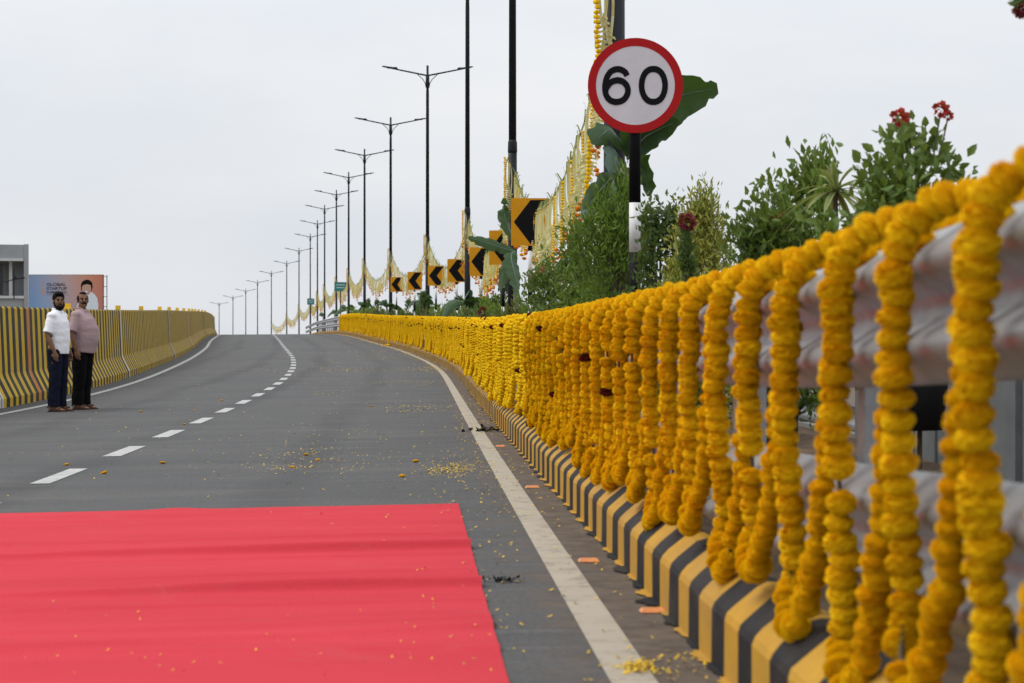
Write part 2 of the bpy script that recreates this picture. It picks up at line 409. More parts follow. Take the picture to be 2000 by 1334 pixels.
M['debris'] = simple('black_debris', (.02, .018, .014), .9, 0, .4, 40, .5)

# ------------------------------------------------------------------ ground, carriageways
me = grid_mesh('ground', np.array([[[-3000, -800, -7.5], [3000, -800, -7.5]], [[-3000, 5000, -7.5], [3000, 5000, -7.5]]], float), M['ground'])
tag(link('ground', me), kind='structure')

YS = np.concatenate([np.arange(-4, 60, .5), np.arange(60, 452, 2.0)])
def strip(fx0, fx1, ys, n=2, lift=0.0, fz=None):
    P = np.zeros((len(ys), n, 3)); fz = fz or road_z
    for j in range(n):
        t = j / (n - 1); x = fx0(ys) + (fx1(ys) - fx0(ys)) * t
        P[:, j, 0] = x; P[:, j, 1] = ys; P[:, j, 2] = fz(x, ys) + lift
    return P
P = strip(lambda y: XB(y) - .05, lambda y: XK(y) + .05, YS, 15)
me = grid_mesh('road', P, M['asphalt'])
fattr(me, 'edge', (XK(P[:, :, 1]) - P[:, :, 0]).ravel())
road = tag(link('road', me), 'dark asphalt carriageway curving up over the flyover', None, None, 'structure')

link('edge_line', grid_mesh('edge_line', strip(lambda y: XK(y) - .325, lambda y: XK(y) - .195, YS, 2, .004), M['line_cream']), road)
link('edge_line', grid_mesh('edge_line', strip(lambda y: XB(y) + .42, lambda y: XB(y) + .55, YS, 2, .004), M['line_white']), road)
y = 10.65
while y < 160:
    ys = np.linspace(y, y + 1.6, 5)
    w0, w1 = rng.uniform(-.008, .008, 2)
    link('lane_dash', grid_mesh('lane_dash', strip(lambda q: XC(q) - .075 + w0, lambda q: XC(q) + .075 + w1, ys, 2, .004), M['line_white']), road)
    y += 3.22
# thin pale joints across the deck
for yj in (88.0, 128.0):
    ys = np.array([yj, yj + .12]); 
    link('expansion_joint', grid_mesh('expansion_joint', strip(lambda q: XB(q) + .6, lambda q: XK(q) - .4, ys, 12, .006), M['concrete']), road)

# kerb with painted stripes -------------------------------------------------------------
KPROF = [(0, -.02), (0, .165), (.008, .185), (.03, .208), (.095, .262), (.125, .272), (.155, .270), (.185, .255), (.43, .240)]
ky = [-3.0]
while ky[-1] < 240:
    ky.append(ky[-1] + .25 * (1 + random.uniform(-.07, .07)) if ky[-1] < 130 else ky[-1] + .5)
ky = np.array(ky)
P = np.zeros((len(ky), len(KPROF), 3))
for j, (dx, dz) in enumerate(KPROF):
    jy = ky + rng.uniform(-.012, .012, len(ky)) * (0.6 if j < 2 else 1.0); P[:, j, 0] = XK(jy) + dx + rng.uniform(-.0015, .0015, len(ky)); P[:, j, 1] = jy; P[:, j, 2] = ZK(jy) + dz
mi = np.zeros((len(ky) - 1, len(KPROF) - 1), int); mi[1::2, :] = 1; mi[:, 7:] = 2
me = grid_mesh('kerb', P, [M['kerb_yellow'], M['kerb_black'], M['soil']], mi)
kerb = tag(link('kerb', me), 'yellow and black striped kerb below the marigold covered guard rail', None, None, 'structure')
# paint that ran over onto the asphalt at the foot of the stripes
mb = MB()
for i in range(len(ky) - 1):
    if ky[i] < 3 or ky[i] > 34: continue
    n = 7; w = random.uniform(.012, .045) * (1.0 if random.random() < .75 else 1.7); a, b = ky[i], ky[i + 1]
    vs_ = []
    for k in range(n):
        yy = a + (b - a) * (k / (n - 1)) * random.uniform(.85, 1.0) + .01
        ww = w * (math.sin(math.pi * (k + .5) / n) ** .6) * random.uniform(.5, 1.15) + .004
        vs_.append((float(XK(yy)) - ww, yy, float(road_z(XK(yy) - ww, yy)) + .006))
    for k in range(n - 1, -1, -1):
        yy = vs_[k][1]; vs_.append((float(XK(yy)) + .004, yy, float(ZK(yy)) + .006))
    mb.add(vs_, [(k, k + 1, 2 * n - 2 - k, 2 * n - 1 - k) for k in range(n - 1)], i % 2)
tag(mb.build('paint_spill', [M['kerb_yellow'], M['kerb_black']], kerb), None, None, None, 'stuff')

# planted median, far carriageway, embankment --------------------------------------------
YM = np.arange(-4, 452, 2.0)
def off(a, dz=0.0): return lambda ys: np.stack([XK(ys) + a, ys, ZK(ys) + dz], -1)
def ribbon(name, cols, ys, mats, mi=None):
    P = np.stack([off(a, dz)(ys) for a, dz in cols], 1); return grid_mesh(name, P, mats, mi)
rngm = np.random.default_rng(3)
Pm = np.stack([off(.40 + .19 * k, .235)(np.arange(-4, 260, .6)) for k in range(11)], 1); Pm[:, 1:-1, 2] += rngm.uniform(-.02, .05, Pm[:, 1:-1, 2].shape)
tag(link('median_ground', grid_mesh('median_ground', Pm, M['soil'], smooth=True)), kind='structure')
tag(link('median_kerb', ribbon('median_kerb', [(2.28, 0), (2.28, .27), (2.55, .27), (2.60, .16), (2.60, -.05)], YM, M['concrete'])), kind='structure')
me = ribbon('far_road', [(2.56, 0.0), (6, 0.0), (9.7, 0.0)], YM, M['asphalt'])
tag(link('far_road', me), kind='structure')
me = ribbon('embankment', [(9.62, -.02), (9.62, .85), (9.95, .85), (9.95, -8.5)], YM, M['concrete'])
tag(link('embankment', me), kind='structure')
P = np.stack([np.stack([XB(YM) - .47, YM, ZB(YM) - .0], -1), np.stack([XB(YM) - .47, YM, ZB(YM) - 8.6], -1)], 1)
tag(link('embankment', grid_mesh('embankment', P, M['concrete'])), kind='structure')

# ------------------------------------------------------------------ left crash barrier
BPROF = [(.0, 0), (.0, .14), (.055, .25), (.15, .44), (.17, .50), (.215, 1.53), (.235, 1.56), (.44, 1.56), (.47, 1.53), (.47, -.1)]
barrier = thing('crash_barrier', 'tall concrete crash barrier with yellow and black stripes on the far road edge', 'barrier', (0, 0, 0))
joints = [13.0, 30.2, 46.3, 64.0, 82.0, 100.0, 118.0, 136.0, 154.0, 172.0, 190.0, 208.0]
for a, b in zip(joints[:-1], joints[1:]):
    bys = [a + .02]; kinds = []
    bys.append(bys[-1] + .10); kinds.append(3)
    k = 0
    while bys[-1] < b - .42:
        bys.append(bys[-1] + random.uniform(.21, .27)); kinds.append(k % 2 if not (k % 2 == 0 and random.random() < .02) else 2); k += 1
    bys.append(b - .12); kinds.append(1); bys.append(b - .02); kinds.append(3)
    bys = np.array(bys); P = np.zeros((len(bys), len(BPROF), 3))
    dj = random.uniform(-.012, .012)
    for j, (dx, dz) in enumerate(BPROF):
        P[:, j, 0] = XB(bys) - dx + dj; P[:, j, 1] = bys; P[:, j, 2] = ZB(bys) + dz
    mi = np.repeat(np.array(kinds)[:, None], len(BPROF) - 1, 1); mi[:, 7:] = 4
    link('barrier_panel', grid_mesh('barrier_panel', P, [M['wall_yellow'], M['wall_black'], M['wall_orange'], M['wall_white'], M['concrete']], mi), barrier)
mb = MB(); mb.prism([(-.058, 0), (.058, 0), (.054, .105), (-.054, .105)], -.03, .03); mb.box((0, -.032, .055), (.085, .006, .065), 1)
rme = mb.mesh('reflector', [M['reflector_amber'], M['reflector_amber']])
for yy in (31.0, 38.2, 46.9, 53.5, 61.0, 66.5, 73, 80, 88, 96, 104, 112, 121, 130):
    link('reflector', rme, barrier, (float(XB(yy)) - .33, yy, float(ZB(yy)) + 1.561))

# ------------------------------------------------------------------ guard rail (two W-beams on posts)
RX = .19      # lateral of the beam back from the kerb foot
WP = [(0, 0), (.012, -.002), (.03, -.018), (.068, -.045), (.082, -.062), (.082, -.082), (.068, -.098), (.018, -.128), (.006, -.142), (.006, -.168),
      (.018, -.182), (.068, -.212), (.082, -.228), (.082, -.248), (.068, -.264), (.03, -.292), (.012, -.308), (0, -.31)]
def tangent(yy):
    d = (float(XK(yy + .2)) - float(XK(yy - .2))) / .4; return d
rail = thing('guard_rail', 'double steel W-beam guard rail above the striped kerb, draped in marigold garlands', 'guard rail')
def rail_beam(a, b, drop, step, par, offs=RX, sgn=1):
    ys = np.arange(a, b + 1e-6, step)
    P = np.zeros((len(ys), len(WP), 3))
    for j, (dx, dz) in enumerate(WP):
        P[:, j, 0] = XK(ys) + offs - sgn * dx; P[:, j, 1] = ys; P[:, j, 2] = ZK(ys) + RH(ys) - drop + dz
    o = link('beam', grid_mesh('beam', P, M['steel'], smooth=True), par)
    return o
for drop in (0, .49):
    y0 = -2.0
    while y0 < 230:
        L = 4.0 if y0 < 42 else 16.0
        rail_beam(y0, y0 + L, drop, .5 if y0 < 42 else 1.0, rail, RX + (.0025 if int(round((y0 + 2) / 4)) % 2 else 0)); y0 += L
mb = MB(); mb.box((0, 0, .5), (.05, .11, 1.0)); mb.box((.04, .05, .5), (.08, .012, 1.0)); mb.box((.04, -.05, .5), (.08, .012, 1.0))
pme = mb.mesh('post', M['steel'])
for yy in list(np.arange(1.0, 60, 2.0)) + list(np.arange(60, 200, 4.0)):
    h = float(RH(yy)) - .26
    link('post', pme, rail, (float(XK(yy)) + RX + .085, yy, float(ZK(yy)) + .24), None, (1, 1, h))
    for dr in (.155, .645):
        mbb = None
mb = MB(); mb.box((0, 0, 0), (.055, .09, .22)); bme = mb.mesh('spacer_block', M['steel'])
for yy in np.arange(1.0, 40, 2.0):
    for dr in (.155, .645):
        link('spacer_block', bme, rail, (float(XK(yy)) + RX + .032, yy, float(ZK(yy) + RH(yy)) - dr))

rail2 = thing('guard_rail', 'plain steel guard rail on the far side of the planted median', 'guard rail')
for drop in (.15, .64):
    rail_beam(-2, 60, drop, 1.0, rail2, 2.34, -1)
for yy in np.arange(2.0, 60, 4.0):
    link('post', pme, rail2, (float(XK(yy)) + 2.24, yy, float(ZK(yy)) + .24), None, (1, 1, float(RH(yy)) - .40))
# grey sheet panels standing at the back of the median near the camera
fence = thing('sheet_fence', 'low grey metal sheet panels seen through the guard rail gap', 'fence')
mb = MB(); mb.box((0, 0, .36), (.02, .52, .72)); mb.box((-.012, -.25, .36), (.03, .018, .72)); fme = mb.mesh('panel', M['sheet_grey'])
for k in range(18):
    yy = 3.2 + k * .53
    link('panel', fme, fence, (float(XK(yy)) + 2.12 + random.uniform(-.015, .015), yy, float(ZK(yy)) + .24), (0, 0, math.atan(.0468)))

# ------------------------------------------------------------------ marigolds
def pompom(name, seed, petals, mat, r=.043, flat=.62):
    """ball of ruffled petals, flattened along local z"""
    rg = random.Random(seed); mb = MB(); tint = []
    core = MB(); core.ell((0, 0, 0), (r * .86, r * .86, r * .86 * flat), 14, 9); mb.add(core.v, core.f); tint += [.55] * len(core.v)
    for i in range(petals):
        zc = 1 - 2 * (i + .5) / petals; a = i * 2.399963 + rg.uniform(-.15, .15)
        rr = math.sqrt(max(0, 1 - zc * zc)); d = Vector((rr * math.cos(a), rr * math.sin(a), zc))
        s = r * rg.uniform(.95, 1.06)
        up = Vector((0, 0, 1)); t1 = d.cross(up); t1 = t1.normalized() if t1.length > 1e-3 else Vector((1, 0, 0)); t2 = t1.cross(d)
        ro = rg.uniform(-.6, .6); u = t1 * math.cos(ro) + t2 * math.sin(ro); w = u.cross(d)
        L = r * rg.uniform(.34, .46) * (90 / petals) ** .5
        c = d * s * .74
        q = [c - u * L * .55, c + u * L * .55, d * s + u * L * 1.0 + w * L * .55, d * s * 1.04 + w * L * .75, d * s - u * L * 1.0 + w * L * .55]
        q = [Vector((p.x, p.y, p.z * flat)) for p in q]
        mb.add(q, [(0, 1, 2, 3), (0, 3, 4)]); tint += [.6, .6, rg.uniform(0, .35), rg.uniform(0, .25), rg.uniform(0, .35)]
    me = mb.mesh(name, mat, True); fattr(me, 'tint', tint); return me
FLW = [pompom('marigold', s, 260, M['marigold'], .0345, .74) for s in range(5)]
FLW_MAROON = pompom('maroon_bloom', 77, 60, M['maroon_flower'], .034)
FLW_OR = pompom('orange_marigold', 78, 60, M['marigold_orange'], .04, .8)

def garland_path(h, seed, per=.6):
    """points (a along rail towards camera +, f front distance, z) from over the rail, down, U, up again"""
    rg = random.Random(seed)
    top = [(.21, -.09, .000), (.15, -.065, .026), (.08, -.01, .036), (.02, .07, .018)]
    sw = rg.uniform(-.02, .02); b = -h + rg.uniform(-.03, .03)
    down = [(0 + sw * t, .125 + .012 * math.sin(5 * t), -.06 + (b + .16) * t) for t in np.linspace(0, 1, 6)]
    ax = .42 + rg.uniform(-.06, .06)
    U = [(ax * .10, .135, b + .06), (ax * .24, .14, b + .006), (ax * .40, .138, b + .010), (ax * .56, .13, b + .085)]
    upb = [(ax * (.66 + .34 * t ** .6) + sw * t, .118 - .026 * t, b + .18 + (-b - .26) * t) for t in np.linspace(0, 1, 6)]
    end = [(ax + .06, .05, -.01)]
    return [Vector(p) for p in top + down + U + upb + end]

def resample(pts, step, rg):
    # Catmull-Rom then even spacing
    out = []
    n = len(pts)
    for i in range(n - 1):
        p0, p1, p2, p3 = pts[max(i - 1, 0)], pts[i], pts[i + 1], pts[min(i + 2, n - 1)]
        for k in range(10):
            t = k / 10
            out.append(.5 * ((2 * p1) + (p2 - p0) * t + (2 * p0 - 5 * p1 + 4 * p2 - p3) * t * t + (3 * p1 - p0 - 3 * p2 + p3) * t ** 3))
    out.append(pts[-1])
    res = []; acc = 0; nxt = 0
    for i in range(len(out) - 1):
        d = (out[i + 1] - out[i]).length
        while nxt <= acc + d:
            t = (nxt - acc) / d; res.append((out[i].lerp(out[i + 1], t), (out[i + 1] - out[i]).normalized())); nxt += step * rg.uniform(.82, 1.2)
        acc += d
    return res

def span_words(yy):
    k = int((yy / 22.5) - .76)
    w = ['first', 'second', 'third', 'fourth', 'fifth', 'sixth', 'seventh', 'eighth', 'ninth']
    return 'below the first street lamp' if yy < 17.1 else 'between the %s and %s street lamps' % (w[min(k, 7)], w[min(k, 7) + 1])

def ordinal(n):
    return ['first', 'second', 'third', 'fourth', 'fifth', 'sixth', 'seventh', 'eighth', 'ninth', 'tenth', 'eleventh', 'twelfth', 'thirteenth', 'fourteenth', 'fifteenth',
            'sixteenth', 'seventeenth', 'eighteenth', 'nineteenth', 'twentieth'][n]

def flower_frame(t, rg):
    q = t.to_track_quat('Z', 'Y'); m = q.to_matrix().to_4x4()
    return m @ Matrix.Rotation(rg.uniform(0, 6.28), 4, 'Z') @ Matrix.Rotation(rg.uniform(-.22, .22), 4, 'X') @ Matrix.Rotation(rg.uniform(-.22, .22), 4, 'Y')

def garland_base(yy):
    th = math.atan(tangent(yy))                 # lateral slope of the rail
    # local x (front) -> -X side, local y (away) along rail
    loc = Vector((float(XK(yy)) + RX, yy, float(ZK(yy) + RH(yy)) + .012))
    return loc, th
# local garland axes: x = towards the road is negative, y = along rail (towards camera is negative), z up
def gl(p): return Vector((-p.y, -p.x, p.z))

NEAR_END = 17.0
g_y = 2.0; gi = 0; n_seen = 0; far_list = []
GARLAND_END = 146.0
string_me = None
while g_y < GARLAND_END:
    h = float(RH(g_y)) - (.245 if g_y < 5.2 else .28 if g_y < 12 else .27) + random.uniform(-.05, .06)
    if g_y < 2.75:
        pass                                    # outside the frame
    elif g_y < NEAR_END:
        loc, th = garland_base(g_y)
        vis = n_seen; n_seen += 1
        g = thing('marigold_garland', ('thick yellow marigold garland looped over the guard rail, %s from the right edge' % ordinal(vis)) if vis < 20 else
                  ('yellow marigold garland on the rail, %s beyond the widely spaced near ones' % ordinal(vis - 20)), 'garland', loc, -th, 'marigold garlands looped over the guard rail')
        rg = random.Random(gi); path = garland_path(h, gi)
        pts = resample(path, .0385, rg)
        mb = MB(); mb.tube([gl(p) for p, _ in pts[::3]] + [gl(pts[-1][0])], .006, 5); mb.build('string', M['bark'], g)
        skip = rg.randrange(12, 40)
        for k, (p, t) in enumerate(pts):
            if g_y > 3.6 and (k == skip): continue
            pos = gl(p); tt = gl(t)
            up_strand = k > len(pts) * .60
            s = rg.uniform(.88, 1.12) * (.92 if up_strand else 1.0)
            sq = rg.uniform(.85, 1.2)
            m = Matrix.Translation(pos + Vector((rg.uniform(-.006, .006), rg.uniform(-.006, .006), 0))) @ flower_frame(tt, rg) @ Matrix.Diagonal((s, s, s * sq, 1))
            maroon = (g_y > 7 and rg.random() < .014)
            if rg.random() < .035: sq *= .6; s *= .88
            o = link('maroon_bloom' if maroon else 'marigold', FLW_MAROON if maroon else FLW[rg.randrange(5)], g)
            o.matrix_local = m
    else:
        far_list.append((g_y, h))
    gi += 1
    g_y += .60 * random.uniform(.9, 1.1) if g_y < NEAR_END else .52 * random.uniform(.88, 1.12)

# distant garlands: one mesh each, a few shared variants of unit height 1
def joined_garland(seed, lo):
    rg = random.Random(seed); mb = MB(); tint = []; mats = [M['marigold'], M['maroon_flower'], M['leaf_dark']]
    pts = resample(garland_path(1.0, seed), .046, rg)
    ico = bmesh.new(); bmesh.ops.create_icosphere(ico, subdivisions=2 if not lo else 1, radius=1.0)
    V = [v.co.copy() for v in ico.verts]; F = [tuple(v.index for v in f.verts) for f in ico.faces]; ico.free()
    for k, (p, t) in enumerate(pts):
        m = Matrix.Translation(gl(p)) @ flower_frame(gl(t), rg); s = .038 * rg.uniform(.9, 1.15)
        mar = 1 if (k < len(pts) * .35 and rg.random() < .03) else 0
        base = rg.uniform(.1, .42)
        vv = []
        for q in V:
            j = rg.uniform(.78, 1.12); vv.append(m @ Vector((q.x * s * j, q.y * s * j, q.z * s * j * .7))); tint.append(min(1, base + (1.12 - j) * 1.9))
        mb.add(vv, F, mar)
    me = mb.mesh('marigold_garland', mats); fattr(me, 'tint', tint); return me
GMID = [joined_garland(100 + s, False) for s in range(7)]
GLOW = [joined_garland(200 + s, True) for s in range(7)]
for i, (yy, h) in enumerate(far_list):
    loc, th = garland_base(yy)
    src = GMID if yy < 42 else GLOW
    loc = loc + Vector((random.uniform(-.025, .02), 0, random.uniform(-.018, .018)))
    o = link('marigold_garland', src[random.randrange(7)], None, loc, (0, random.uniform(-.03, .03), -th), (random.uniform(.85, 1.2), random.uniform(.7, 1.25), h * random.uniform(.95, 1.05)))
    tag(o, 'yellow marigold garland in the dense rail curtain, %s' % span_words(yy), 'garland', 'marigold garlands in the dense curtain on the guard rail')

# one loose strand hanging down to the road, with a heap of blooms at its foot
yy = 92.0
mb = MB(); tint = []
loc, th = garland_base(yy)
o = link('marigold_strand', None)
bpy.data.objects.remove(o)
ico = bmesh.new(); bmesh.ops.create_icosphere(ico, subdivisions=1, radius=1.0); IV = [v.co.copy() for v in ico.verts]; IF = [tuple(v.index for v in f.verts) for f in ico.faces]; ico.free()
def blob(mb, c, s, tint, rg, flat=.7, mi=0):
    vv = []
    for q in IV:
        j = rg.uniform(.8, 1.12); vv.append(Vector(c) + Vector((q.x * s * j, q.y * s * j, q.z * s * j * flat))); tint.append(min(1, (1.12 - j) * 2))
    mb.add(vv, IF, mi)
rg = random.Random(5); Ht = float(RH(yy)) + .02
for k in range(34): blob(mb, (-.22 - .003 * k, 0, -k / 33 * Ht), .055, tint, rg)
for k in range(26): blob(mb, (-.36 + rg.gauss(0, .10), rg.gauss(0, .12), -Ht + .02 + rg.uniform(0, .03)), .055, tint, rg)
me = mb.mesh('marigold_strand', M['marigold']); fattr(me, 'tint', tint)
tag(link('marigold_strand', me, None, loc), 'single marigold strand hanging past the kerb down to the edge line, far along the curve', 'garland')

# ------------------------------------------------------------------ plants
def leaves_mesh(name, P, D, U, L, W, mat, tint, bend=.25):
    """P base points, D directions, U approx side vectors, L/W sizes: folded six-vertex leaves"""
    n = len(P); D = D / np.linalg.norm(D, axis=1, keepdims=True)
    S = np.cross(D, U); S /= (np.linalg.norm(S, axis=1, keepdims=True) + 1e-9); N = np.cross(S, D)
    L = L[:, None]; W = W[:, None]
    base = P; mid = P + D * L * .45 - N * L * bend * .15; tip = P + D * L - N * L * bend * .6
    l1 = P + D * L * .40 + S * W * .5 + N * W * .18; r1 = P + D * L * .40 - S * W * .5 + N * W * .18
    l2 = P + D * L * .75 + S * W * .32 - N * L * bend * .2; r2 = P + D * L * .75 - S * W * .32 - N * L * bend * .2
    V = np.stack([base, l1, l2, tip, r2, r1, mid], 1).reshape(-1, 3)
    o = np.arange(n)[:, None] * 7
    F = np.concatenate([o + np.array([[0, 1, 2, 6]]), o + np.array([[6, 2, 3, 4]]), o + np.array([[0, 6, 4, 5]])], 0)
    me = bpy.data.meshes.new(name); me.from_pydata(V.tolist(), [], F.tolist()); me.materials.append(mat)
    fattr(me, 'tint', np.repeat(tint, 7)); me.update(); return me

def rand_dirs(n, rg, up=0.0):
    d = rg.normal(size=(n, 3)); d[:, 2] += up; return d / np.linalg.norm(d, axis=1, keepdims=True)

def crown(n, w, h0, h1, rg, shape='round', clumps=14):
    """leaf positions clustered round branch tips inside a crown of half-width w between h0 and h1"""
    cs = []; pf = []
    while len(cs) < clumps:
        z = rg.random(); a = rg.random() * 6.283; q = rg.random() ** .5
        if shape in ('cone', 'spire'): z = z ** 1.25
        prof = {'round': math.sqrt(max(.08, 1 - ((z - .42) / .62) ** 2)), 'cone': 1.0 - .93 * z, 'spire': (1 - z) ** .6 * .9 + .08, 'vase': .35 + .65 * z}[shape]
        cs.append((w * prof * q * math.cos(a), w * prof * q * math.sin(a), h0 + (h1 - h0) * z * .95)); pf.append(prof)
    cs = np.array(cs); pf = np.array(pf); k = rg.integers(0, clumps, n)
    P = cs[k] + rg.normal(size=(n, 3)) * np.stack([w * (.08 + .17 * pf[k]), w * (.08 + .17 * pf[k]), np.full(n, (h1 - h0) * .055)], 1)
    P[:, 2] = np.maximum(P[:, 2], h0 * .6)
    out = P - np.array([0, 0, (h0 + h1) * .4])
    return P, out, cs, k

def make_shrub(seed, w, h0, h1, n, leaf, aspect, mat, shape='round', clumps=14, up=.6, flowers=None, spray=.5):
    rg = np.random.default_rng(seed)
    P, out, cs, k = crown(n, w, h0, h1, rg, shape, clumps)
    D = out / (np.linalg.norm(out, axis=1, keepdims=True) + 1e-6) + rg.normal(size=(n, 3)) * spray + np.array([0, 0, up])
    L = leaf * rg.uniform(.7, 1.25, n); W = L * aspect
    tint = np.clip(rg.random(n) * .6 + (rg.random(clumps)[k]) * .5, 0, 1)
    fol = leaves_mesh('foliage', P, D, rand_dirs(n, rg), L, W, mat, tint)
    mb = MB(); mb.tube([(0, 0, -.05), (0.005, 0, h0 * .6), (0, .01, h0 + (h1 - h0) * .8)], [.014, .011, .005], 6)
    for c in cs:
        b = Vector((0, 0, max(.02, min(c[2] * .55, h1 * .6)))); mb.tube([b, b.lerp(Vector(c), .5) + Vector((0, 0, -.02)), Vector(c)], [.007, .005, .002], 5)
    stem = mb.mesh('stem', M['bark'])
    return fol, stem

def flower_head(seed, r, n, mat, flat=.6):
    rg = np.random.default_rng(seed); d = rand_dirs(n, rg, .35); d[:, 2] = np.abs(d[:, 2]) * flat + .02
    P = d * r * .45
    return leaves_mesh('flower', P, d + rg.normal(size=(n, 3)) * .3, rand_dirs(n, rg), np.full(n, r * .62), np.full(n, r * .42), mat, rg.random(n), .1)
FH_RED = flower_head(1, .055, 60, M['flower_red']); FH_PINK = flower_head(2, .045, 50, M['flower_pink']); FH_WINE = flower_head(3, .07, 80, M['flower_wine'])

def soil_z(x, yy): return float(ZK(yy)) + .24
def plant(name, label, cat, loc, meshes, group=None, rz=0.0, scl=1.0):
    t = thing(name, label, cat, loc, rz, group); t.scale = (scl, scl, scl)
    for nm, me in meshes: link(nm, me, t)
    return t

# grow bag / pot
mb = MB(); mb.tube([(0, 0, 0), (0, 0, .12), (0, 0, .24)], [.10, .115, .12], 14); mb.tube([(0, 0, .235), (0, 0, .26)], [.126, .126], 14)
POT = mb.mesh('pot', M['plastic_black'], True)

def near_plant(name, label, cat, px, y, top_py, w_px, mat, leaf, aspect, n, shape, seed, clumps=16, up=.6, bare=.25, spray=.5, flowers=()):
    p = at(px, 667, y); z0 = soil_z(p.x, y); ztop = at(px, top_py, y).z
    h = ztop - z0; w = w_px / 2 / FPX * y
    fol, stem = make_shrub(seed, w, h * bare, h * .97, n, leaf, aspect, mat, shape, clumps, up, None, spray)
    t = plant(name, label, cat, (p.x, y, z0), [('foliage', fol), ('stem', stem)])
    for (fx, fy, fm, s) in flowers:
        q = at(fx, fy, y - .04); o = link('flower', fm, t, (q.x - p.x, -.04, q.z - z0), (R(75), 0, 0), (s, s, s))
        mb = MB(); mb.tube([(q.x - p.x, -.03, q.z - z0 - .01), ((q.x - p.x) * .7, 0, q.z - z0 - .22)], .004, 5); mb.build('flower_stalk', M['bark'], t)
    return t, z0

near_plant('conifer_shrub', 'tall feathery bright green conifer shrub behind the speed sign post', 'shrub', 1205, 16.35, 335, 175, M['leaf_bright'], .06, .26, 11500, 'round', 11, 55, .6, .05, .9)
near_plant('leafy_shrub', 'dark small-leaved shrub just right of the speed sign post', 'shrub', 1290, 15.1, 375, 105, M['leaf_dark'], .055, .48, 2600, 'round', 12, 26, .3, .1, 1.0)
near_plant('leafy_shrub', 'loose dark green shrub between the conifer and the chevron board', 'shrub', 1140, 20.5, 432, 150, M['leaf_mid'], .075, .42, 2600, 'round', 13, 26, .3, .1, 1.0)
near_plant('flowering_shrub', 'low bushy shrub with pink flower heads beside the nearest chevron post', 'shrub', 1080, 23.5, 500, 150, M['leaf_mid'], .075, .38, 2800, 'round', 14, 26, .3, .08, 1.0,
           flowers=[(1063, 527, FH_PINK, 1.1), (1042, 540, FH_PINK, .9), (1100, 548, FH_PINK, .7)])
near_plant('golden_cypress', 'golden yellow feathery cypress with pointed top', 'shrub', 1372, 14.2, 362, 270, M['leaf_yellow'], .05, .3, 12000, 'cone', 15, 70, .5, .08, .9)
near_plant('flowering_shrub', 'small dark leaved plant with wine red flower head before the golden cypress', 'shrub', 1340, 13.4, 440, 60, M['leaf_dark'], .06, .5, 900, 'round', 16, 9, .3, .2, 1.0,
           flowers=[(1342, 434, FH_WINE, 1.0)])
near_plant('leafy_shrub', 'low yellowish green bush at the foot of the speed sign post', 'shrub', 1310, 14.4, 490, 90, M['leaf_yellow'], .06, .4, 2200, 'round', 17, 12, .5, .1, .6)
t6, z6 = near_plant('leafy_shrub', 'glossy oval-leaved bush left of the variegated dracaena', 'shrub', 1545, 11.2, 285, 215, M['leaf_mid'], .062, .42, 3200, 'round', 18, 30, .5, .22, .9,
           flowers=[(1525, 434, FH_RED, 1.15)])
near_plant('leafy_shrub', 'slim upright leafy plant rising behind the dracaena', 'shrub', 1618, 10.8, 255, 80, M['leaf_bright'], .05, .36, 800, 'spire', 19, 12, 1.2, .2, .3)
t8, z8 = near_plant('flowering_shrub', 'open leafy bush with red blooms in black pot near the right edge', 'shrub', 1795, 9.2, 215, 300, M['leaf_mid'], .065, .58, 1700, 'round', 20, 36, .3, .42, 1.0,
           flowers=[(1757, 230, FH_RED, .9), (1838, 214, FH_RED, .8), (1852, 226, FH_RED, .5)])
link('pot', POT, t8, (-.05, 0, .30), None, (1.6, 1.6, 1.7)); link('pot', POT, t6, (-.1, 0, .0), None, (1.2, 1.2, 1.3))
mb = MB(); mb.tube([(.20, 0, .9), (.27, 0, 1.27)], .003, 4); mb.ell((.272, 0, 1.285), (.012, .012, .014), 8, 6); mb.build('flower_bud', M['leaf_reddish'], t8)
# variegated dracaena rosette
def rosette(seed, n, L, W, mat, droop=1.0):
    rg = random.Random(seed); mb = MB(); tint = []
    for i in range(n):
        a = rg.uniform(0, 6.283); el = rg.uniform(-.5, 1.45); ln = L * rg.uniform(.75, 1.1)
        d = Vector((math.cos(a) * math.cos(el), math.sin(a) * math.cos(el), math.sin(el))); s = Vector((-math.sin(a), math.cos(a), 0))
        seg = 6; rows = []
        for k in range(seg + 1):
            t = k / seg; w = W * (math.sin(math.pi * (.12 + .86 * t)) ** .8) * (1 if t < 1 else .1)
            c = d * ln * t + Vector((0, 0, -droop * ln * .45 * t * t))
            rows.append([c - s * w, c - s * w * .45 + Vector((0, 0, -.003)), c + s * w * .45 + Vector((0, 0, -.003)), c + s * w])
        vs_ = [p for r in rows for p in r]; fs = []
        for k in range(seg):
            for j in range(3): fs.append((k * 4 + j, k * 4 + j + 1, k * 4 + 5 + j, k * 4 + 4 + j))
        mb.add(vs_, fs); tint += [1, .25, .25, 1] * (seg + 1)
    me = mb.mesh('leaves', mat, True); fattr(me, 'tint', tint); return me
p = at(1632, 372, 10.2); z0 = soil_z(p.x, 10.2)
dr = thing('dracaena', 'variegated dracaena with cream striped arching leaves behind the rail', 'plant', (p.x, 10.2, z0))
link('leaves', rosette(4, 44, .27, .016, M['leaf_cream']), dr, (0, 0, p.z - z0)); mb = MB(); mb.tube([(0, 0, -.03), (.01, 0, .5), (0, 0, p.z - z0)], [.018, .015, .012], 8); mb.build('stem', M['bark'], dr)
p = at(1700, 425, 9.8); z0 = soil_z(p.x, 9.8)
dr = thing('dracaena', 'smaller spiky leaved plant half hidden between dracaena and black pot', 'plant', (p.x, 9.8, z0))
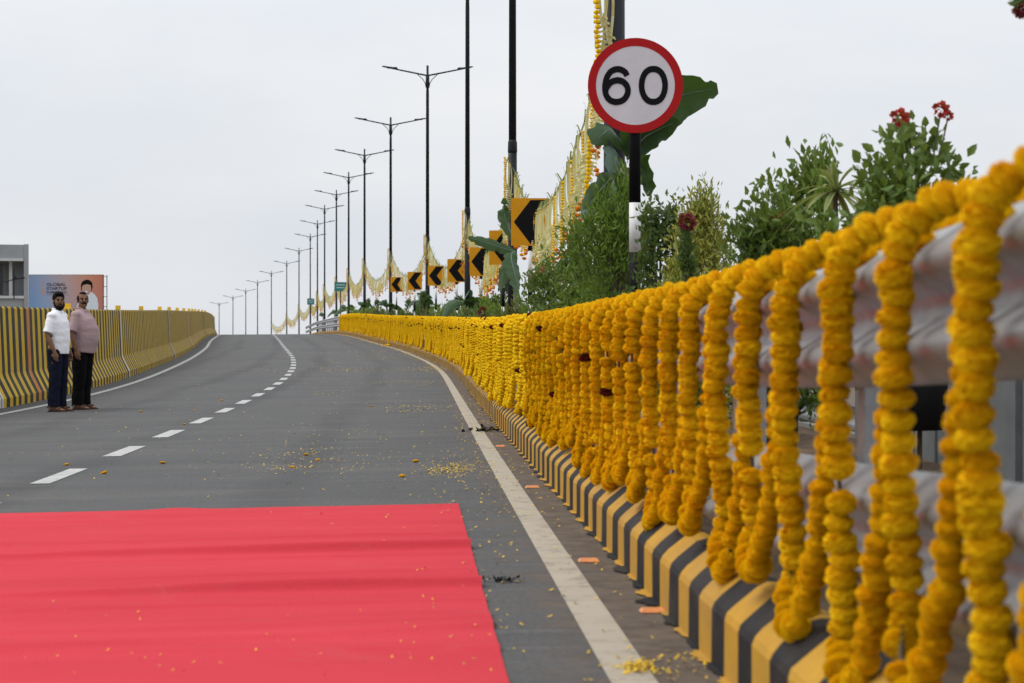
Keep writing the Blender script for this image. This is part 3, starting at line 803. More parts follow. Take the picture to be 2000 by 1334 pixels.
link('leaves', rosette(5, 26, .2, .014, M['leaf_mid']), dr, (0, 0, p.z - z0)); mb = MB(); mb.tube([(0, 0, -.03), (0, 0, p.z - z0)], [.014, .010], 8); mb.build('stem', M['bark'], dr)
# black bag corner peeping above the rail
p = at(1462, 490, 11.5); z0 = soil_z(p.x, 11.5)
gb = thing('grow_bag', 'black plastic grow bag edge above the rail left of the oval-leaved bush', 'grow bag', (p.x + .03, 11.5, z0))
mb = MB(); mb.tube([(0, 0, 0), (0, 0, p.z - z0 + .03)], [.10, .075], 12); mb.build('bag', M['plastic_black'], gb); 
# tall red plant whose bough reaches in at the top right corner
xr, yr = 2.05, 7.2; z0 = soil_z(xr, yr)
tp = thing('red_leaf_plant', 'tall plant whose dark red bough hangs into the top right corner', 'plant', (xr, yr, z0))
q = at(1990, 8, yr); qx, qz = q.x - xr, q.z - z0
mb = MB(); mb.tube([(0, 0, -.05), (.03, 0, 1.2), (-.02, 0, qz + .25), (qx * .6, 0, qz + .18), (qx, 0, qz + .02)], [.02, .016, .01, .007, .004], 7); mb.build('stem', M['bark'], tp)
rg = np.random.default_rng(9)
P_ = np.array([qx + .04, 0, qz + .03]) + rg.normal(size=(60, 3)) * np.array([.03, .03, .018]); D_ = rg.normal(size=(60, 3)) + np.array([0, 0, -.5])
link('foliage', leaves_mesh('foliage', P_, D_, rand_dirs(60, rg), np.full(60, .055), np.full(60, .028), M['leaf_dark'], rg.random(60)), tp)
link('flower', FH_WINE, tp, (qx + .012, -.02, qz - .02), (R(160), 0, 0), (.62, .62, .62))

# banana plants ------------------------------------------------------------------------
def banana_blade(name, pts, wid, mat, fold=.25, seed=0, par=None, roll=0.0):
    """leaf along a spine of points; blade halves hang from the midrib, edge slightly torn"""
    rg = random.Random(seed)
    sp = [p for p, _ in resample([Vector(p) for p in pts], .045, random.Random(1))]
    n = len(sp); P = []; uv = []
    for i, c in enumerate(sp):
        t = i / (n - 1); tg = (sp[min(i + 1, n - 1)] - sp[max(i - 1, 0)]).normalized()
        side = tg.cross(Vector((0, 0, 1))); side = side.normalized() if side.length > .05 else Vector((1, 0, 0))
        upv = side.cross(tg).normalized()
        side, upv = side * math.cos(roll) + upv * math.sin(roll), upv * math.cos(roll) - side * math.sin(roll)
        w = wid * (math.sin(math.pi * min(1, max(0, .06 + .92 * t))) ** .55) * (1 if t > .06 else t / .06 * .8 + .05)
        row = []
        for s in (-1, -.66, -.33, 0, .33, .66, 1):
            ww = w * s * ((rg.uniform(.93, 1.0) if (i * 13 + seed * 5) % 11 else .62) if abs(s) == 1 else 1)
            dz = -abs(s) ** 1.4 * w * fold * (1 + .25 * math.sin(i * 1.3 + s * 2)) + .008 * math.sin(i * 2.1) * abs(s)
            row.append(c + side * ww + upv * (dz)); uv.append((s, t * 3))
        P.append([tuple(q) for q in row])
    me = grid_mesh(name, np.array(P), mat, smooth=True)
    ul = me.uv_layers.new(name='UVMap')
    for l in me.loops: ul.data[l.index].uv = uv[l.vertex_index]
    o = link(name, me, par)
    mb = MB(); mb.tube([tuple(q + Vector((0, 0, -.006))) for q in sp[::3]], [.012 * (1 - .75 * k / max(1, len(sp[::3]) - 1)) for k in range(len(sp[::3]))], 6); 
    mb.build('midrib', M['banana_pale'], o)
    return o

def banana(label, base, h, leaves, lean=(0, 0), group=None):
    t = thing('banana_plant', label, 'banana plant', base, 0, group)
    mb = MB(); mb.tube([(0, 0, -.05), (lean[0] * .4, lean[1] * .4, h * .5), (lean[0], lean[1], h)], [.075, .06, .045], 10); mb.build('stem', M['banana_stem'], t, True)
    for i, (pts, w, m, rl) in enumerate(leaves):
        banana_blade('leaf', pts, w, M[m], .28, i * 7 + 3, t, rl)
    return t

# by the nearest lamp, behind the speed sign: spine points given relative to the base from the photograph
yb = 16.7; b = at(1222, 667, yb); z0 = soil_z(b.x, yb); B = Vector((b.x, yb, z0))
def sp(pxs, y): return [at(px, py, y + dy) - B for px, py, dy in pxs]
banana('large banana plant behind the round speed sign, one blade arching right', B, 2.15, [
    (sp([(1225, 300, 0), (1268, 235, -.1), (1310, 195, -.15), (1352, 180, -.2), (1402, 172, -.25)], yb), .21, 'banana_leaf', 1.15),
    (sp([(1225, 310, 0), (1255, 270, -.1), (1290, 250, -.2), (1325, 235, -.3)], yb), .13, 'banana_leaf', 1.0),
    (sp([(1220, 290, 0), (1195, 255, -.1), (1172, 262, -.2), (1160, 290, -.3)], yb), .13, 'banana_leaf', 0.9),
    (sp([(1215, 320, 0), (1205, 300, -.1), (1200, 330, -.25), (1205, 385, -.3)], yb), .14, 'banana_pale', 1.2),
    (sp([(1212, 350, 0), (1190, 350, -.1), (1162, 385, -.2), (1132, 420, -.25)], yb), .10, 'banana_leaf', 1.1),
    (sp([(1212, 370, 0), (1175, 405, -.2), (1150, 430, -.3), (1185, 480, -.35)], yb), .09, 'banana_pale', 0.9),
    (sp([(1232, 330, 0), (1250, 310, .1), (1262, 340, .1), (1265, 390, .1)], yb), .12, 'banana_leaf', 0.8)], (0, 0))
yb = 38.0; b = at(1008, 667, yb); z0 = soil_z(b.x, yb); B = Vector((b.x, yb, z0))
banana('banana plant tied to the second lamp pole, long blade pointing left', B, 1.9, [
    (sp([(1006, 470, 0), (990, 440, -.1), (984, 410, -.1), (985, 385, -.1)], yb), .14, 'banana_leaf', 1.1),
    (sp([(1008, 492, 0), (985, 485, -.1), (945, 472, -.2), (912, 463, -.3)], yb), .13, 'banana_leaf', 1.2),
    (sp([(1006, 490, 0), (998, 500, -.2), (1008, 545, -.5), (1022, 608, -.6)], yb), .19, 'banana_leaf', 0.3),
    (sp([(1000, 500, 0), (985, 530, -.1), (975, 570, -.1)], yb), .13, 'banana_leaf', 0.9),
    (sp([(1010, 480, 0), (1025, 455, .1), (1045, 450, .2)], yb), .12, 'banana_leaf', 0.8)])
LAMP_L = 22.5
lamp_x = {-3: 1200, -2: 1001, -1: 913, 0: 835, 1: 763, 2: 712, 3: 681, 4: 657, 5: 634, 6: 620, 7: 606, 8: 584, 9: 560, 10: 530, 11: 503, 12: 480, 13: 455, 14: 428}
lamp_top = {0: 128, 1: 229, 2: 291, 3: 336, 4: 371, 5: 400, 6: 430, 7: 456, 8: 484, 9: 509, 10: 529, 11: 547, 12: 564, 13: 577, 14: 590}
def lamp_y(k): return LAMP_L * (k + 3.76)
rb = random.Random(31)
pos_word = {-1: 'third', 0: 'fourth', 1: 'fifth', 2: 'sixth', 3: 'seventh', 4: 'eighth', 5: 'ninth'}
for k in range(-1, 6):
    yb = lamp_y(k) - .35; x = (lamp_x[k] - 1000) / FPX * lamp_y(k); z0 = soil_z(x, yb)
    lv = []
    for j in range(6 if k < 3 else 4):
        a = rb.uniform(0, 6.28); el = rb.uniform(.2, 1.3); ln = rb.uniform(.9, 1.45); ht = 1.6
        d = Vector((math.cos(a) * math.cos(el), math.sin(a) * math.cos(el) * .6, math.sin(el)))
        lv.append(([Vector((0, 0, ht)) + d * ln * t + Vector((0, 0, -.75 * ln * t * t)) for t in (0, .35, .7, 1)], rb.uniform(.15, .24), 'banana_leaf', rb.uniform(.2, 1.3)))
    banana('banana plant tied to the %s street lamp from the speed sign' % pos_word[k], (x - .12, yb, z0), 1.65, lv, (rb.uniform(-.1, .1), 0), 'banana plants tied to the lamp poles')

# low planting along the rest of the median -----------------------------------------------
kinds = []
specs = [('leafy_shrub', 'leaf_dark', .075, .5, 380, 'round', .34, .75), ('leafy_shrub', 'leaf_mid', .085, .42, 360, 'round', .32, .85), ('croton_shrub', 'leaf_reddish', .10, .34, 300, 'vase', .30, .8),
         ('upright_shrub', 'leaf_dark', .08, .5, 300, 'spire', .24, 1.25), ('conifer_shrub', 'leaf_yellow', .06, .25, 700, 'cone', .22, .95), ('leafy_shrub', 'leaf_bright', .09, .4, 330, 'vase', .33, .9)]
names = ['dark green rounded shrub', 'mid green rounded shrub', 'reddish leaved croton shrub', 'slender upright dark shrub', 'yellow green feathery conifer', 'bright green spreading shrub']
for i, (nm, m, lf, asp, n, shp, w, h) in enumerate(specs):
    kinds.append((nm, names[i], make_shrub(300 + i, w, h * .18, h, n, lf, asp, M[m], shp, 14, .6)))
yy = 24.5; i = 0
while yy < 150:
    nm, lab, (fol, stem) = kinds[random.choice([0, 0, 1, 1, 2, 3, 4, 5, 5, 2])]
    xo = random.uniform(.75, 1.9); s = random.uniform(.85, 1.3) * (1.15 if yy < 45 else 1.45)
    x = float(XK(yy)) + xo
    t = plant(nm, lab + ' in the median ' + span_words(yy), 'shrub', (x, yy, soil_z(x, yy)), [('foliage', fol), ('stem', stem)], lab + ' row in the median', random.uniform(0, 6.28), s)
    if random.random() < .22:
        link('flower', random.choice([FH_PINK, FH_WINE, FH_RED]), t, (random.uniform(-.15, .15), -.2, random.uniform(.5, .75)), (R(70), 0, 0), (1.3, 1.3, 1.3))
    yy += random.uniform(.5, 1.0) * (1 if yy < 60 else 1.2); i += 1

# ------------------------------------------------------------------ street lamps
def arm_mesh():
    mb = MB(); mb.tube([(0.05, 0, -.42), (.5, 0, -.33), (1.75, 0, -.08)], [.036, .034, .028], 8)
    return mb.mesh('arm', M['dark_metal'], True)
ARM = arm_mesh()
mb = MB(); mb.box((1.50, 0, -.105), (.42, .14, .055)); mb.tube([(1.26, 0, -.15), (1.5, 0, -.11), (1.86, 0, -.05), (1.94, 0, -.04)], [(.04, .03), (.10, .045), (.085, .035), (.03, .015)], 8)
HEAD = mb.mesh('luminaire', M['lamp_grey'], True)
mb = MB(); mb.tube([(.06, 0, -.95), (.10, 0, -.75), (.20, 0, -.58), (.42, 0, -.38)], .016, 6); BRK = mb.mesh('bracket', M['dark_metal'], True)
ordl = ['first', 'second', 'third', 'fourth', 'fifth', 'sixth', 'seventh', 'eighth', 'ninth', 'tenth', 'eleventh', 'twelfth', 'thirteenth', 'fourteenth', 'fifteenth', 'sixteenth', 'seventeenth', 'eighteenth']
lamp_base = {}
for k in range(-3, 15):
    yl = lamp_y(k); x = (lamp_x[k] - 1000) / FPX * yl
    zt = at(0, lamp_top[k], yl).z if k in lamp_top else (CZ + 11.6 + .1 * (k + 1))
    z0 = float(ZK(yl)) + .20
    hd = math.atan(tangent(yl)); lamp_base[k] = (x, yl, z0)
    lab = 'dark double-armed street lamp, %s pole in the median counted from the speed sign' % ordl[k + 3]
    t = thing('street_lamp', lab, 'street lamp', (x, yl, z0), -hd * .5 + rb.uniform(-.03, .03), 'double-armed street lamps in the median')
    H = zt - z0; C = 4.35
    mb = MB(); mb.tube([(0, 0, -.1), (0, 0, C)], [.098, .088], 14); mb.build('lower_pole', M['dark_metal'], t, True)
    mb = MB(); mb.tube([(0, 0, C), (0, 0, C + .05), (0, 0, C + .22), (0, 0, C + .26)], [.088, .095, .090, .076], 14); mb.build('collar', M['dark_metal'], t, True)
    mb = MB(); mb.tube([(0, 0, C), (0, 0, H - 1.2), (0, 0, H - .95), (0, 0, H - .9), (0, 0, H - .45), (0, 0, H - .42), (0, 0, H)], [.077, .064, .055, .09, .075, .05, .05], 12); mb.build('pole', M['dark_metal'], t, True)
    mb = MB(); mb.box((0, 0, .02), (.36, .36, .04)); mb.build('base_plate', M['dark_metal'], t)
    for s in (0, math.pi):
        a = link('arm', ARM, t, (0, 0, H), (0, 0, s)); link('luminaire', HEAD, a); link('bracket', BRK, a)

# ------------------------------------------------------------------ speed sign, chevrons, small direction signs
def banded_post(par, h, z_first, seg, r, start_black=True):
    z = h; b = start_black
    first = z_first
    while z > -.05:
        z2 = max(-.08, z - (first if z == h else seg))
        mb = MB(); mb.tube([(0, 0, z2), (0, 0, z)], r, 14); mb.build('post', M['black_paint'] if b else M['white_paint'], par, True)
        z = z2; b = not b
        if z <= -.07: break
def disc(mb, r0, r1, y0, y1, n=64, mi=0):
    vs_ = []; 
    for i in range(n):
        a = 2 * math.pi * i / n
        for r, y_ in ((r0, y0), (r1, y0), (r1, y1), (r0, y1)): vs_.append((r * math.cos(a), y_, r * math.sin(a)))
    fs = []
    for i in range(n):
        j = (i + 1) % n
        for q in range(4): fs.append((i * 4 + q, i * 4 + (q + 1) % 4, j * 4 + (q + 1) % 4, j * 4 + q))
    mb.add(vs_, fs, mi)
def text_mesh(s, mat, size, offset=0.0, sx=1.0):
    cu = bpy.data.curves.new('text', 'FONT'); cu.body = s; cu.size = size; cu.align_x = 'CENTER'; cu.align_y = 'CENTER'; cu.extrude = .0015; cu.offset = offset; cu.resolution_u = 6
    o = bpy.data.objects.new('text', cu); COL.objects.link(o); bpy.context.view_layer.update()
    me = bpy.data.meshes.new_from_object(o.evaluated_get(bpy.context.evaluated_depsgraph_get()))
    bpy.data.objects.remove(o); bpy.data.curves.remove(cu)
    me.materials.clear(); me.materials.append(mat)
    for v in me.vertices: v.co.x *= sx
    return me
ysg = 15.7; c = at(1241, 167, ysg); z0 = soil_z(c.x, ysg)
sg = thing('speed_sign', 'round 60 speed limit sign with red rim on a black and white post', 'road sign', (c.x, ysg, z0))
zc = c.z - z0; rr = 93.0 / FPX * ysg
mb = MB(); disc(mb, .001, rr * .985, 0.006, .010); mb.build('back_plate', M['lamp_grey'], sg, loc=(0, 0, zc))
mb = MB(); disc(mb, .001, rr * .832, -.002, .004); mb.build('face', M['sign_white'], sg, loc=(0, 0, zc))
mb = MB(); disc(mb, rr * .828, rr, -.004, .006); mb.build('rim', M['sign_red'], sg, loc=(0, 0, zc))
def stroke(pts, hw, closed=False):
    c = [Vector((x, 0, z)) for x, z in pts]
    if closed: line = c
    else: line = [p for p, _ in resample(c, .03, type('E', (), {'uniform': staticmethod(lambda a, b: 1.0)}))]
    n = len(line); L = []; Rr = []
    for i in range(n):
        t = (line[(i + 1) % n] - line[i - 1]) if closed else (line[min(i + 1, n - 1)] - line[max(i - 1, 0)]); t.normalize(); w = Vector((-t.z, 0, t.x)) * hw
        dy = Vector((0, 0 if closed else -.003 * i / n, 0)); L.append(line[i] + w + dy); Rr.append(line[i] - w + dy)
    mb = MB(); m = n if closed else n - 1
    mb.add(L + Rr, [(i, (i + 1) % n, (i + 1) % n + n, i + n) for i in range(m)]); return mb
SIX = [(.30, .25), (.22, .365), (.03, .425), (-.17, .36), (-.30, .17), (-.34, -.06), (-.30, -.26), (-.18, -.39), (.0, -.43), (.19, -.375), (.31, -.22), (.31, -.05), (.20, .085), (.02, .135), (-.16, .085), (-.28, -.04), (-.325, -.14)]
ZERO = [(.34 * math.copysign(abs(math.cos(a)) ** .88, math.cos(a)), .428 * math.sin(a)) for a in np.linspace(0, 2 * math.pi, 56)[:-1]]
for pts, px, cl_ in ((SIX, 1204.5, False), (ZERO, 1276, True)):
    mb = stroke(pts, .083, cl_); o = mb.build('numeral', M['sign_black'], sg, loc=((px - 1241) / FPX * ysg, -.0045 - (0.0008 if cl_ else 0), zc)); k_ = 75 / FPX * ysg; o.scale = (k_ * .90, 1, k_)
# post sits behind the plate
pz = MB()
sgp = zc + .30
zz = [(-.08, .62 * 0 + .42, 1), (.42, .96, 0), (.96, 1.36, 1), (1.36, sgp, 0)]
zb1, zb2 = at(0, 395, ysg).z - z0, at(0, 492, ysg).z - z0
for a, b, m in ((-.08, zb2 - .55, 'white_paint'), (zb2 - .55, zb2, 'black_paint'), (zb2, zb1, 'white_paint'), (zb1, sgp, 'black_paint')):
    mb = MB(); mb.tube([(0, .062, a), (0, .062, b)], .046, 16); mb.build('post', M[m], sg, True)
mb = MB(); mb.box((0, .03, zc + .12), (.2, .045, .05)); mb.box((0, .03, zc - .12), (.2, .045, .05)); mb.build('clamp', M['steel'], sg)

chev = [(1036, 387, 480, 998, 1074), (974, 450, 517, 955, 1010), (931, 483, 539, 918, 962), (892, 506, 551, 874, 910), (852, 519, 558, 837, 866), (811, 531, 566, 796, 824), (775, 541, 570, 761, 788)]
cl = ['nearest and largest amber chevron board beside the second lamp pole', 'second amber chevron board, half hidden by a banana blade', 'third amber chevron board, right of the third lamp pole',
      'fourth amber chevron board with a leaf across it', 'fifth amber chevron board beside the fourth lamp pole', 'sixth amber chevron board on a banded post', 'farthest and smallest amber chevron board']
for i, (cx, y0, y1, x0, x1) in enumerate(chev):
    hpx = y1 - y0; yl = FPX * .75 / hpx; p = at((x0 + x1) / 2, (y0 + y1) / 2, yl); z0 = soil_z(p.x, yl)
    w, h = .61, .75
    t = thing('chevron_sign', cl[i], 'road sign', (p.x, yl, z0), rb.uniform(-.04, .10), 'amber chevron boards along the curve')
    zc = p.z - z0
    mb = MB(); mb.box((0, 0, zc), (w, .012, h)); mb.build('board', M['sign_amber'], t)
    X = lambda u: (u - .5) * w; Z = lambda v: zc + (v - .5) * h
    mb = MB(); mb.prism([(X(.07), Z(.5)), (X(.50), Z(.04)), (X(.96), Z(.04)), (X(.56), Z(.5)), (X(.96), Z(.96)), (X(.50), Z(.96))], -.0095, -.0065)
    mb.build('chevron', M['sign_black'], t)
    ztop = zc + h / 2 - .03; z = ztop; b = True; first = h + .05
    while z > -.05:
        z2 = max(-.06, z - (first if b and z == ztop else .42))
        mb = MB(); mb.tube([(0, .045, z2), (0, .045, z)], .038, 12); mb.build('post', M['black_paint'] if b else M['white_paint'], t, True)
        z = z2; b = not b
        if z <= -.055: break
for i, (px, py, w, h, y) in enumerate(((665, 560, 24, 18, 166.0), (607, 589, 14, 12, 238.0))):
    p = at(px, py, y); z0 = soil_z(p.x, y); s = y / FPX
    t = thing('direction_sign', ['small teal board on a post among the far lamps', 'tiny teal board farthest along the median'][i], 'road sign', (p.x, y, z0))
    mb = MB(); mb.box((0, 0, p.z - z0), (w * s, .03, h * s)); mb.build('board', M['sign_green'], t)
    mb = MB(); mb.box((0, -.018, p.z - z0 + h * s * .2), (w * s * .7, .004, .05)); mb.box((0, -.018, p.z - z0 - h * s * .1), (w * s * .6, .004, .05)); mb.build('lettering_band', M['white_paint'], t)
    mb = MB(); mb.tube([(0, .05, -.1), (0, .05, p.z - z0)], .05, 10); mb.build('post', M['dark_metal'], t)

# ------------------------------------------------------------------ palm leaf festoons between the lamp poles
def strand_variant(seed, kind):
    rg = random.Random(seed); mb = MB(); tint = []
    mats = [M['palm_cream'], M['palm_green'], M['marigold_orange'], M['marigold']]
    def q(pts, mi, tn): mb.add(pts, [(0, 1, 2, 3)] if len(pts) == 4 else [(0, 1, 2)], mi); tint.extend([tn] * len(pts))
    if kind == 'gold':
        for k in range(26): blob(mb, (rg.uniform(-.01, .01), 0, -.05 - k * .042), .034, tint, rg, .7, 3)
        blob(mb, (0, 0, -1.18), .05, tint, rg, .8, 2)
        return mb, tint, mats
    L = 1.0 * rg.uniform(.85, 1.1)
    # split ribbon pair with a green hooked tip on top
    for sx in (-1, 1):
        z = .04; x = 0
        for k in range(6):
            x2 = sx * (.010 + .028 * math.sin(math.pi * (k + 1) / 6)); z2 = z - L * .11
            a = .3 * sx
            q([(x - .013, a * .02, z), (x + .013, -a * .02, z), (x2 + .013, -a * .02, z2), (x2 - .013, a * .02, z2)], 0, rg.uniform(0, 1)); x, z = x2, z2
    hx = rg.uniform(-.06, .06)
    q([(-.012, 0, .03), (.012, 0, .03), (hx + .008, .02, .14), (hx - .008, .02, .14)], 1, rg.random()); q([(hx - .008, .02, .14), (hx + .008, .02, .14), (hx * 2.2 + .02, .03, .11)], 1, rg.random())
    # plaited fringe of short folded leaflets
    for k in range(9):
        z = -L * .52 - k * L * .045
        for sx in (-1, 1):
            w = .07 * math.sin(math.pi * (k + 1.2) / 10.5) + .02
            q([(0, 0, z), (0, 0.004, z - .02), (sx * w, rg.uniform(-.03, .03), z - .045), (sx * w * .9, rg.uniform(-.03, .03), z - .018)], 0, rg.random())
    q([(-.006, 0, -L * .5), (.006, 0, -L * .5), (.006, 0, -L * .98), (-.006, 0, -L * .98)], 0, .4)
    for k in range(2): blob(mb, (rg.uniform(-.03, .03), rg.uniform(-.03, .03), -L * .98 - .04 - k * .05), .036, tint, rg, .85, 2)
    return mb, tint, mats
STR = []
for s in range(6):
    mb, tn, mats = strand_variant(400 + s, 'palm'); me = mb.mesh('strand', mats); fattr(me, 'tint', tn); STR.append(me)
mb, tn, mats = strand_variant(499, 'gold'); SG = mb.mesh('strand', mats); fattr(SG, 'tint', tn)
attach = {-3: 3.75, -2: 3.95, -1: 4.2, 0: 4.35, 1: 4.45, 2: 4.5, 3: 4.5, 4: 4.5, 5: 4.5, 6: 4.5, 7: 4.5, 8: 4.5, 9: 4.4, 10: 4.4}
for k in range(-3, 10):
    x0, y0, z0 = lamp_base[k]; x1, y1, z1 = lamp_base[k + 1]
    A = Vector((x0 + .05, y0 + .1, z0 + attach[k])); Bv = Vector((x1 + .05, y1 - .1, z1 + attach[k + 1])); sag = [1.25, 1.35, 1.3, 1.3, 1.25, 1.2, 1.2, 1.2, 1.2, 1.2, 1.2, 1.2, 1.2][k + 3]
    f = thing('palm_leaf_festoon', 'cream palm leaf festoon strung between the %s and %s street lamps' % (ordl[k + 3], ordl[k + 4]), 'festoon', tuple(A), 0, 'palm leaf festoons between the lamps')
    def cat(t): return (Bv - A) * t + Vector((0, 0, -4 * sag * t * (1 - t)))
    mb = MB(); mb.tube([cat(t) for t in np.linspace(0, 1, 24)], .010, 5); mb.build('rope', M['palm_green'], f)
    n = {-3: 70, -2: 70, -1: 62}.get(k, 52)
    for j in range(n):
        t = (j + .5) / n
        me = SG if j % 5 == 3 else STR[rb.randrange(6)]
        s = rb.uniform(.95, 1.25)
        s *= .74
        o = link('strand', me, f, cat(t), (rb.uniform(-.08, .08), rb.uniform(-.08, .08), rb.uniform(-1.5, 1.5)), (s * 1.25, s * 1.1, s * 1.08))
    # bundle tied down the pole
    for j in range(3):
        link('strand', [SG, STR[0], STR[1]][j], f, Vector((-.20 + .05 * j, -.20, .35 - .1 * j)), (0, 0, rb.uniform(-.5, .5)), (.9, .9, 1.0))

# ------------------------------------------------------------------ red carpet
def carpet():
    a = Vector(pix_road(895, 985)); b = Vector(pix_road(993, 1334)); c = Vector(pix_road(0, 1005))
    back = (b - a); back.z = 0; back.normalize(); left = (c - a); left.z = 0; left.normalize()
    NL, NB = 110, 700; W, Ln = 4.6, 7.0
    P = np.zeros((NB, NL, 3))
    folds = [(2.50, .050, .052, .0, .88), (3.92, .052, .052, .0, .82), (1.80, .012, .05, .01, 1.0), (.62, .007, .035, .01, 1.0), (.30, .006, .03, .0, 1.0), (2.75, .012, .05, .0, 1.0), (3.35, .010, .05, .02, 1.0), (4.35, .016, .05, -.02, 1.0), (4.8, .010, .07, .05, 1.0), (5.5, .014, .08, -.12, 1.0), (2.15, .008, .04, .0, 1.0), (5.0, .022, .10, .18, 1.08)]
    fo = [[((v0 + sl * (W * j / (NL - 1)) + .03 * mnoise.noise((W * j / (NL - 1) * .9, v0 * 3, 1))), math.exp(-(W * j / (NL - 1)) * (1.1 - decay) * .8) * (.75 + .5 * mnoise.noise((W * j / (NL - 1) * .7, v0, 5))) * h, s) for (v0, h, s, sl, decay) in folds] for j in range(NL)]
    for i in range(NB):
        v = Ln * i / (NB - 1)
        for j in range(NL):
            u = W * j / (NL - 1)
            p = a + left * u + back * v
            wob = .012 * mnoise.noise((u * 1.3, 3.1, 0)) if i == 0 else 0
            p += back * wob
            z = float(0)
            for (vc, hh, sg_) in fo[j]:
                d = v - vc                       # steep towards the camera, gentle behind
                if -4 * sg_ < d < 2 * sg_: z += hh * math.exp(-(d / (sg_ * (1.6 if d < 0 else .5))) ** 2)
            z += .0035 * mnoise.noise((u * .8, v * 3.2, 2)) + .0025 * mnoise.noise((u * 2.5, v * 6, 7))
            # raised buckle on the far edge
            z += .010 * math.exp(-((u - 1.63) / .14) ** 2) * math.exp(-(v / .09) ** 2)
            P[i, j] = (p.x, p.y, 0); P[i, j, 2] = max(z, -.002) + .006
    P[:, :, 2] += road_z(P[:, :, 0], P[:, :, 1])
    me = grid_mesh('red_carpet', P, M['carpet'], smooth=True)
    o = link('red_carpet', me)
    for row in (P[:, 0, :], P[0, :, :], P[:, -1, :]):
        lo = row.copy(); lo[:, 2] = road_z(row[:, 0], row[:, 1]) + .002; hi = row.copy(); hi[:, 2] = np.maximum(hi[:, 2] - .0005, lo[:, 2] + .001)
        link('hem', grid_mesh('hem', np.stack([hi, lo], 1), M['carpet']), o)
    return tag(o, 'red felt carpet with cross folds laid over the near roadway', 'carpet')
carpet()

# ------------------------------------------------------------------ people
def remesh(mb, name, mat, voxel, smooth_it=6, parent=None, wrinkle=0.0, seed=0):
    me = mb.mesh('tmp', mat); o = bpy.data.objects.new('tmp', me); COL.objects.link(o)
    md = o.modifiers.new('r', 'REMESH'); md.mode = 'VOXEL'; md.voxel_size = voxel
    sm = o.modifiers.new('s', 'SMOOTH'); sm.iterations = smooth_it; sm.factor = .5
    bpy.context.view_layer.update()
    m2 = bpy.data.meshes.new_from_object(o.evaluated_get(bpy.context.evaluated_depsgraph_get()))
    bpy.data.objects.remove(o); bpy.data.meshes.remove(me)
    m2.name = name
    if not m2.materials: m2.materials.append(mat)
    if wrinkle:
        for v in m2.vertices:
            c = v.co; f = mnoise.noise((c.x * 7 + seed, c.y * 7, c.z * 13)) + .5 * mnoise.noise((c.x * 16 + seed, c.y * 16, c.z * 26 + c.x * 20))
            v.co = c + v.normal * (wrinkle * f)
    m2.polygons.foreach_set('use_smooth', [True] * len(m2.polygons)); m2.update()
    return link(name, m2, parent)

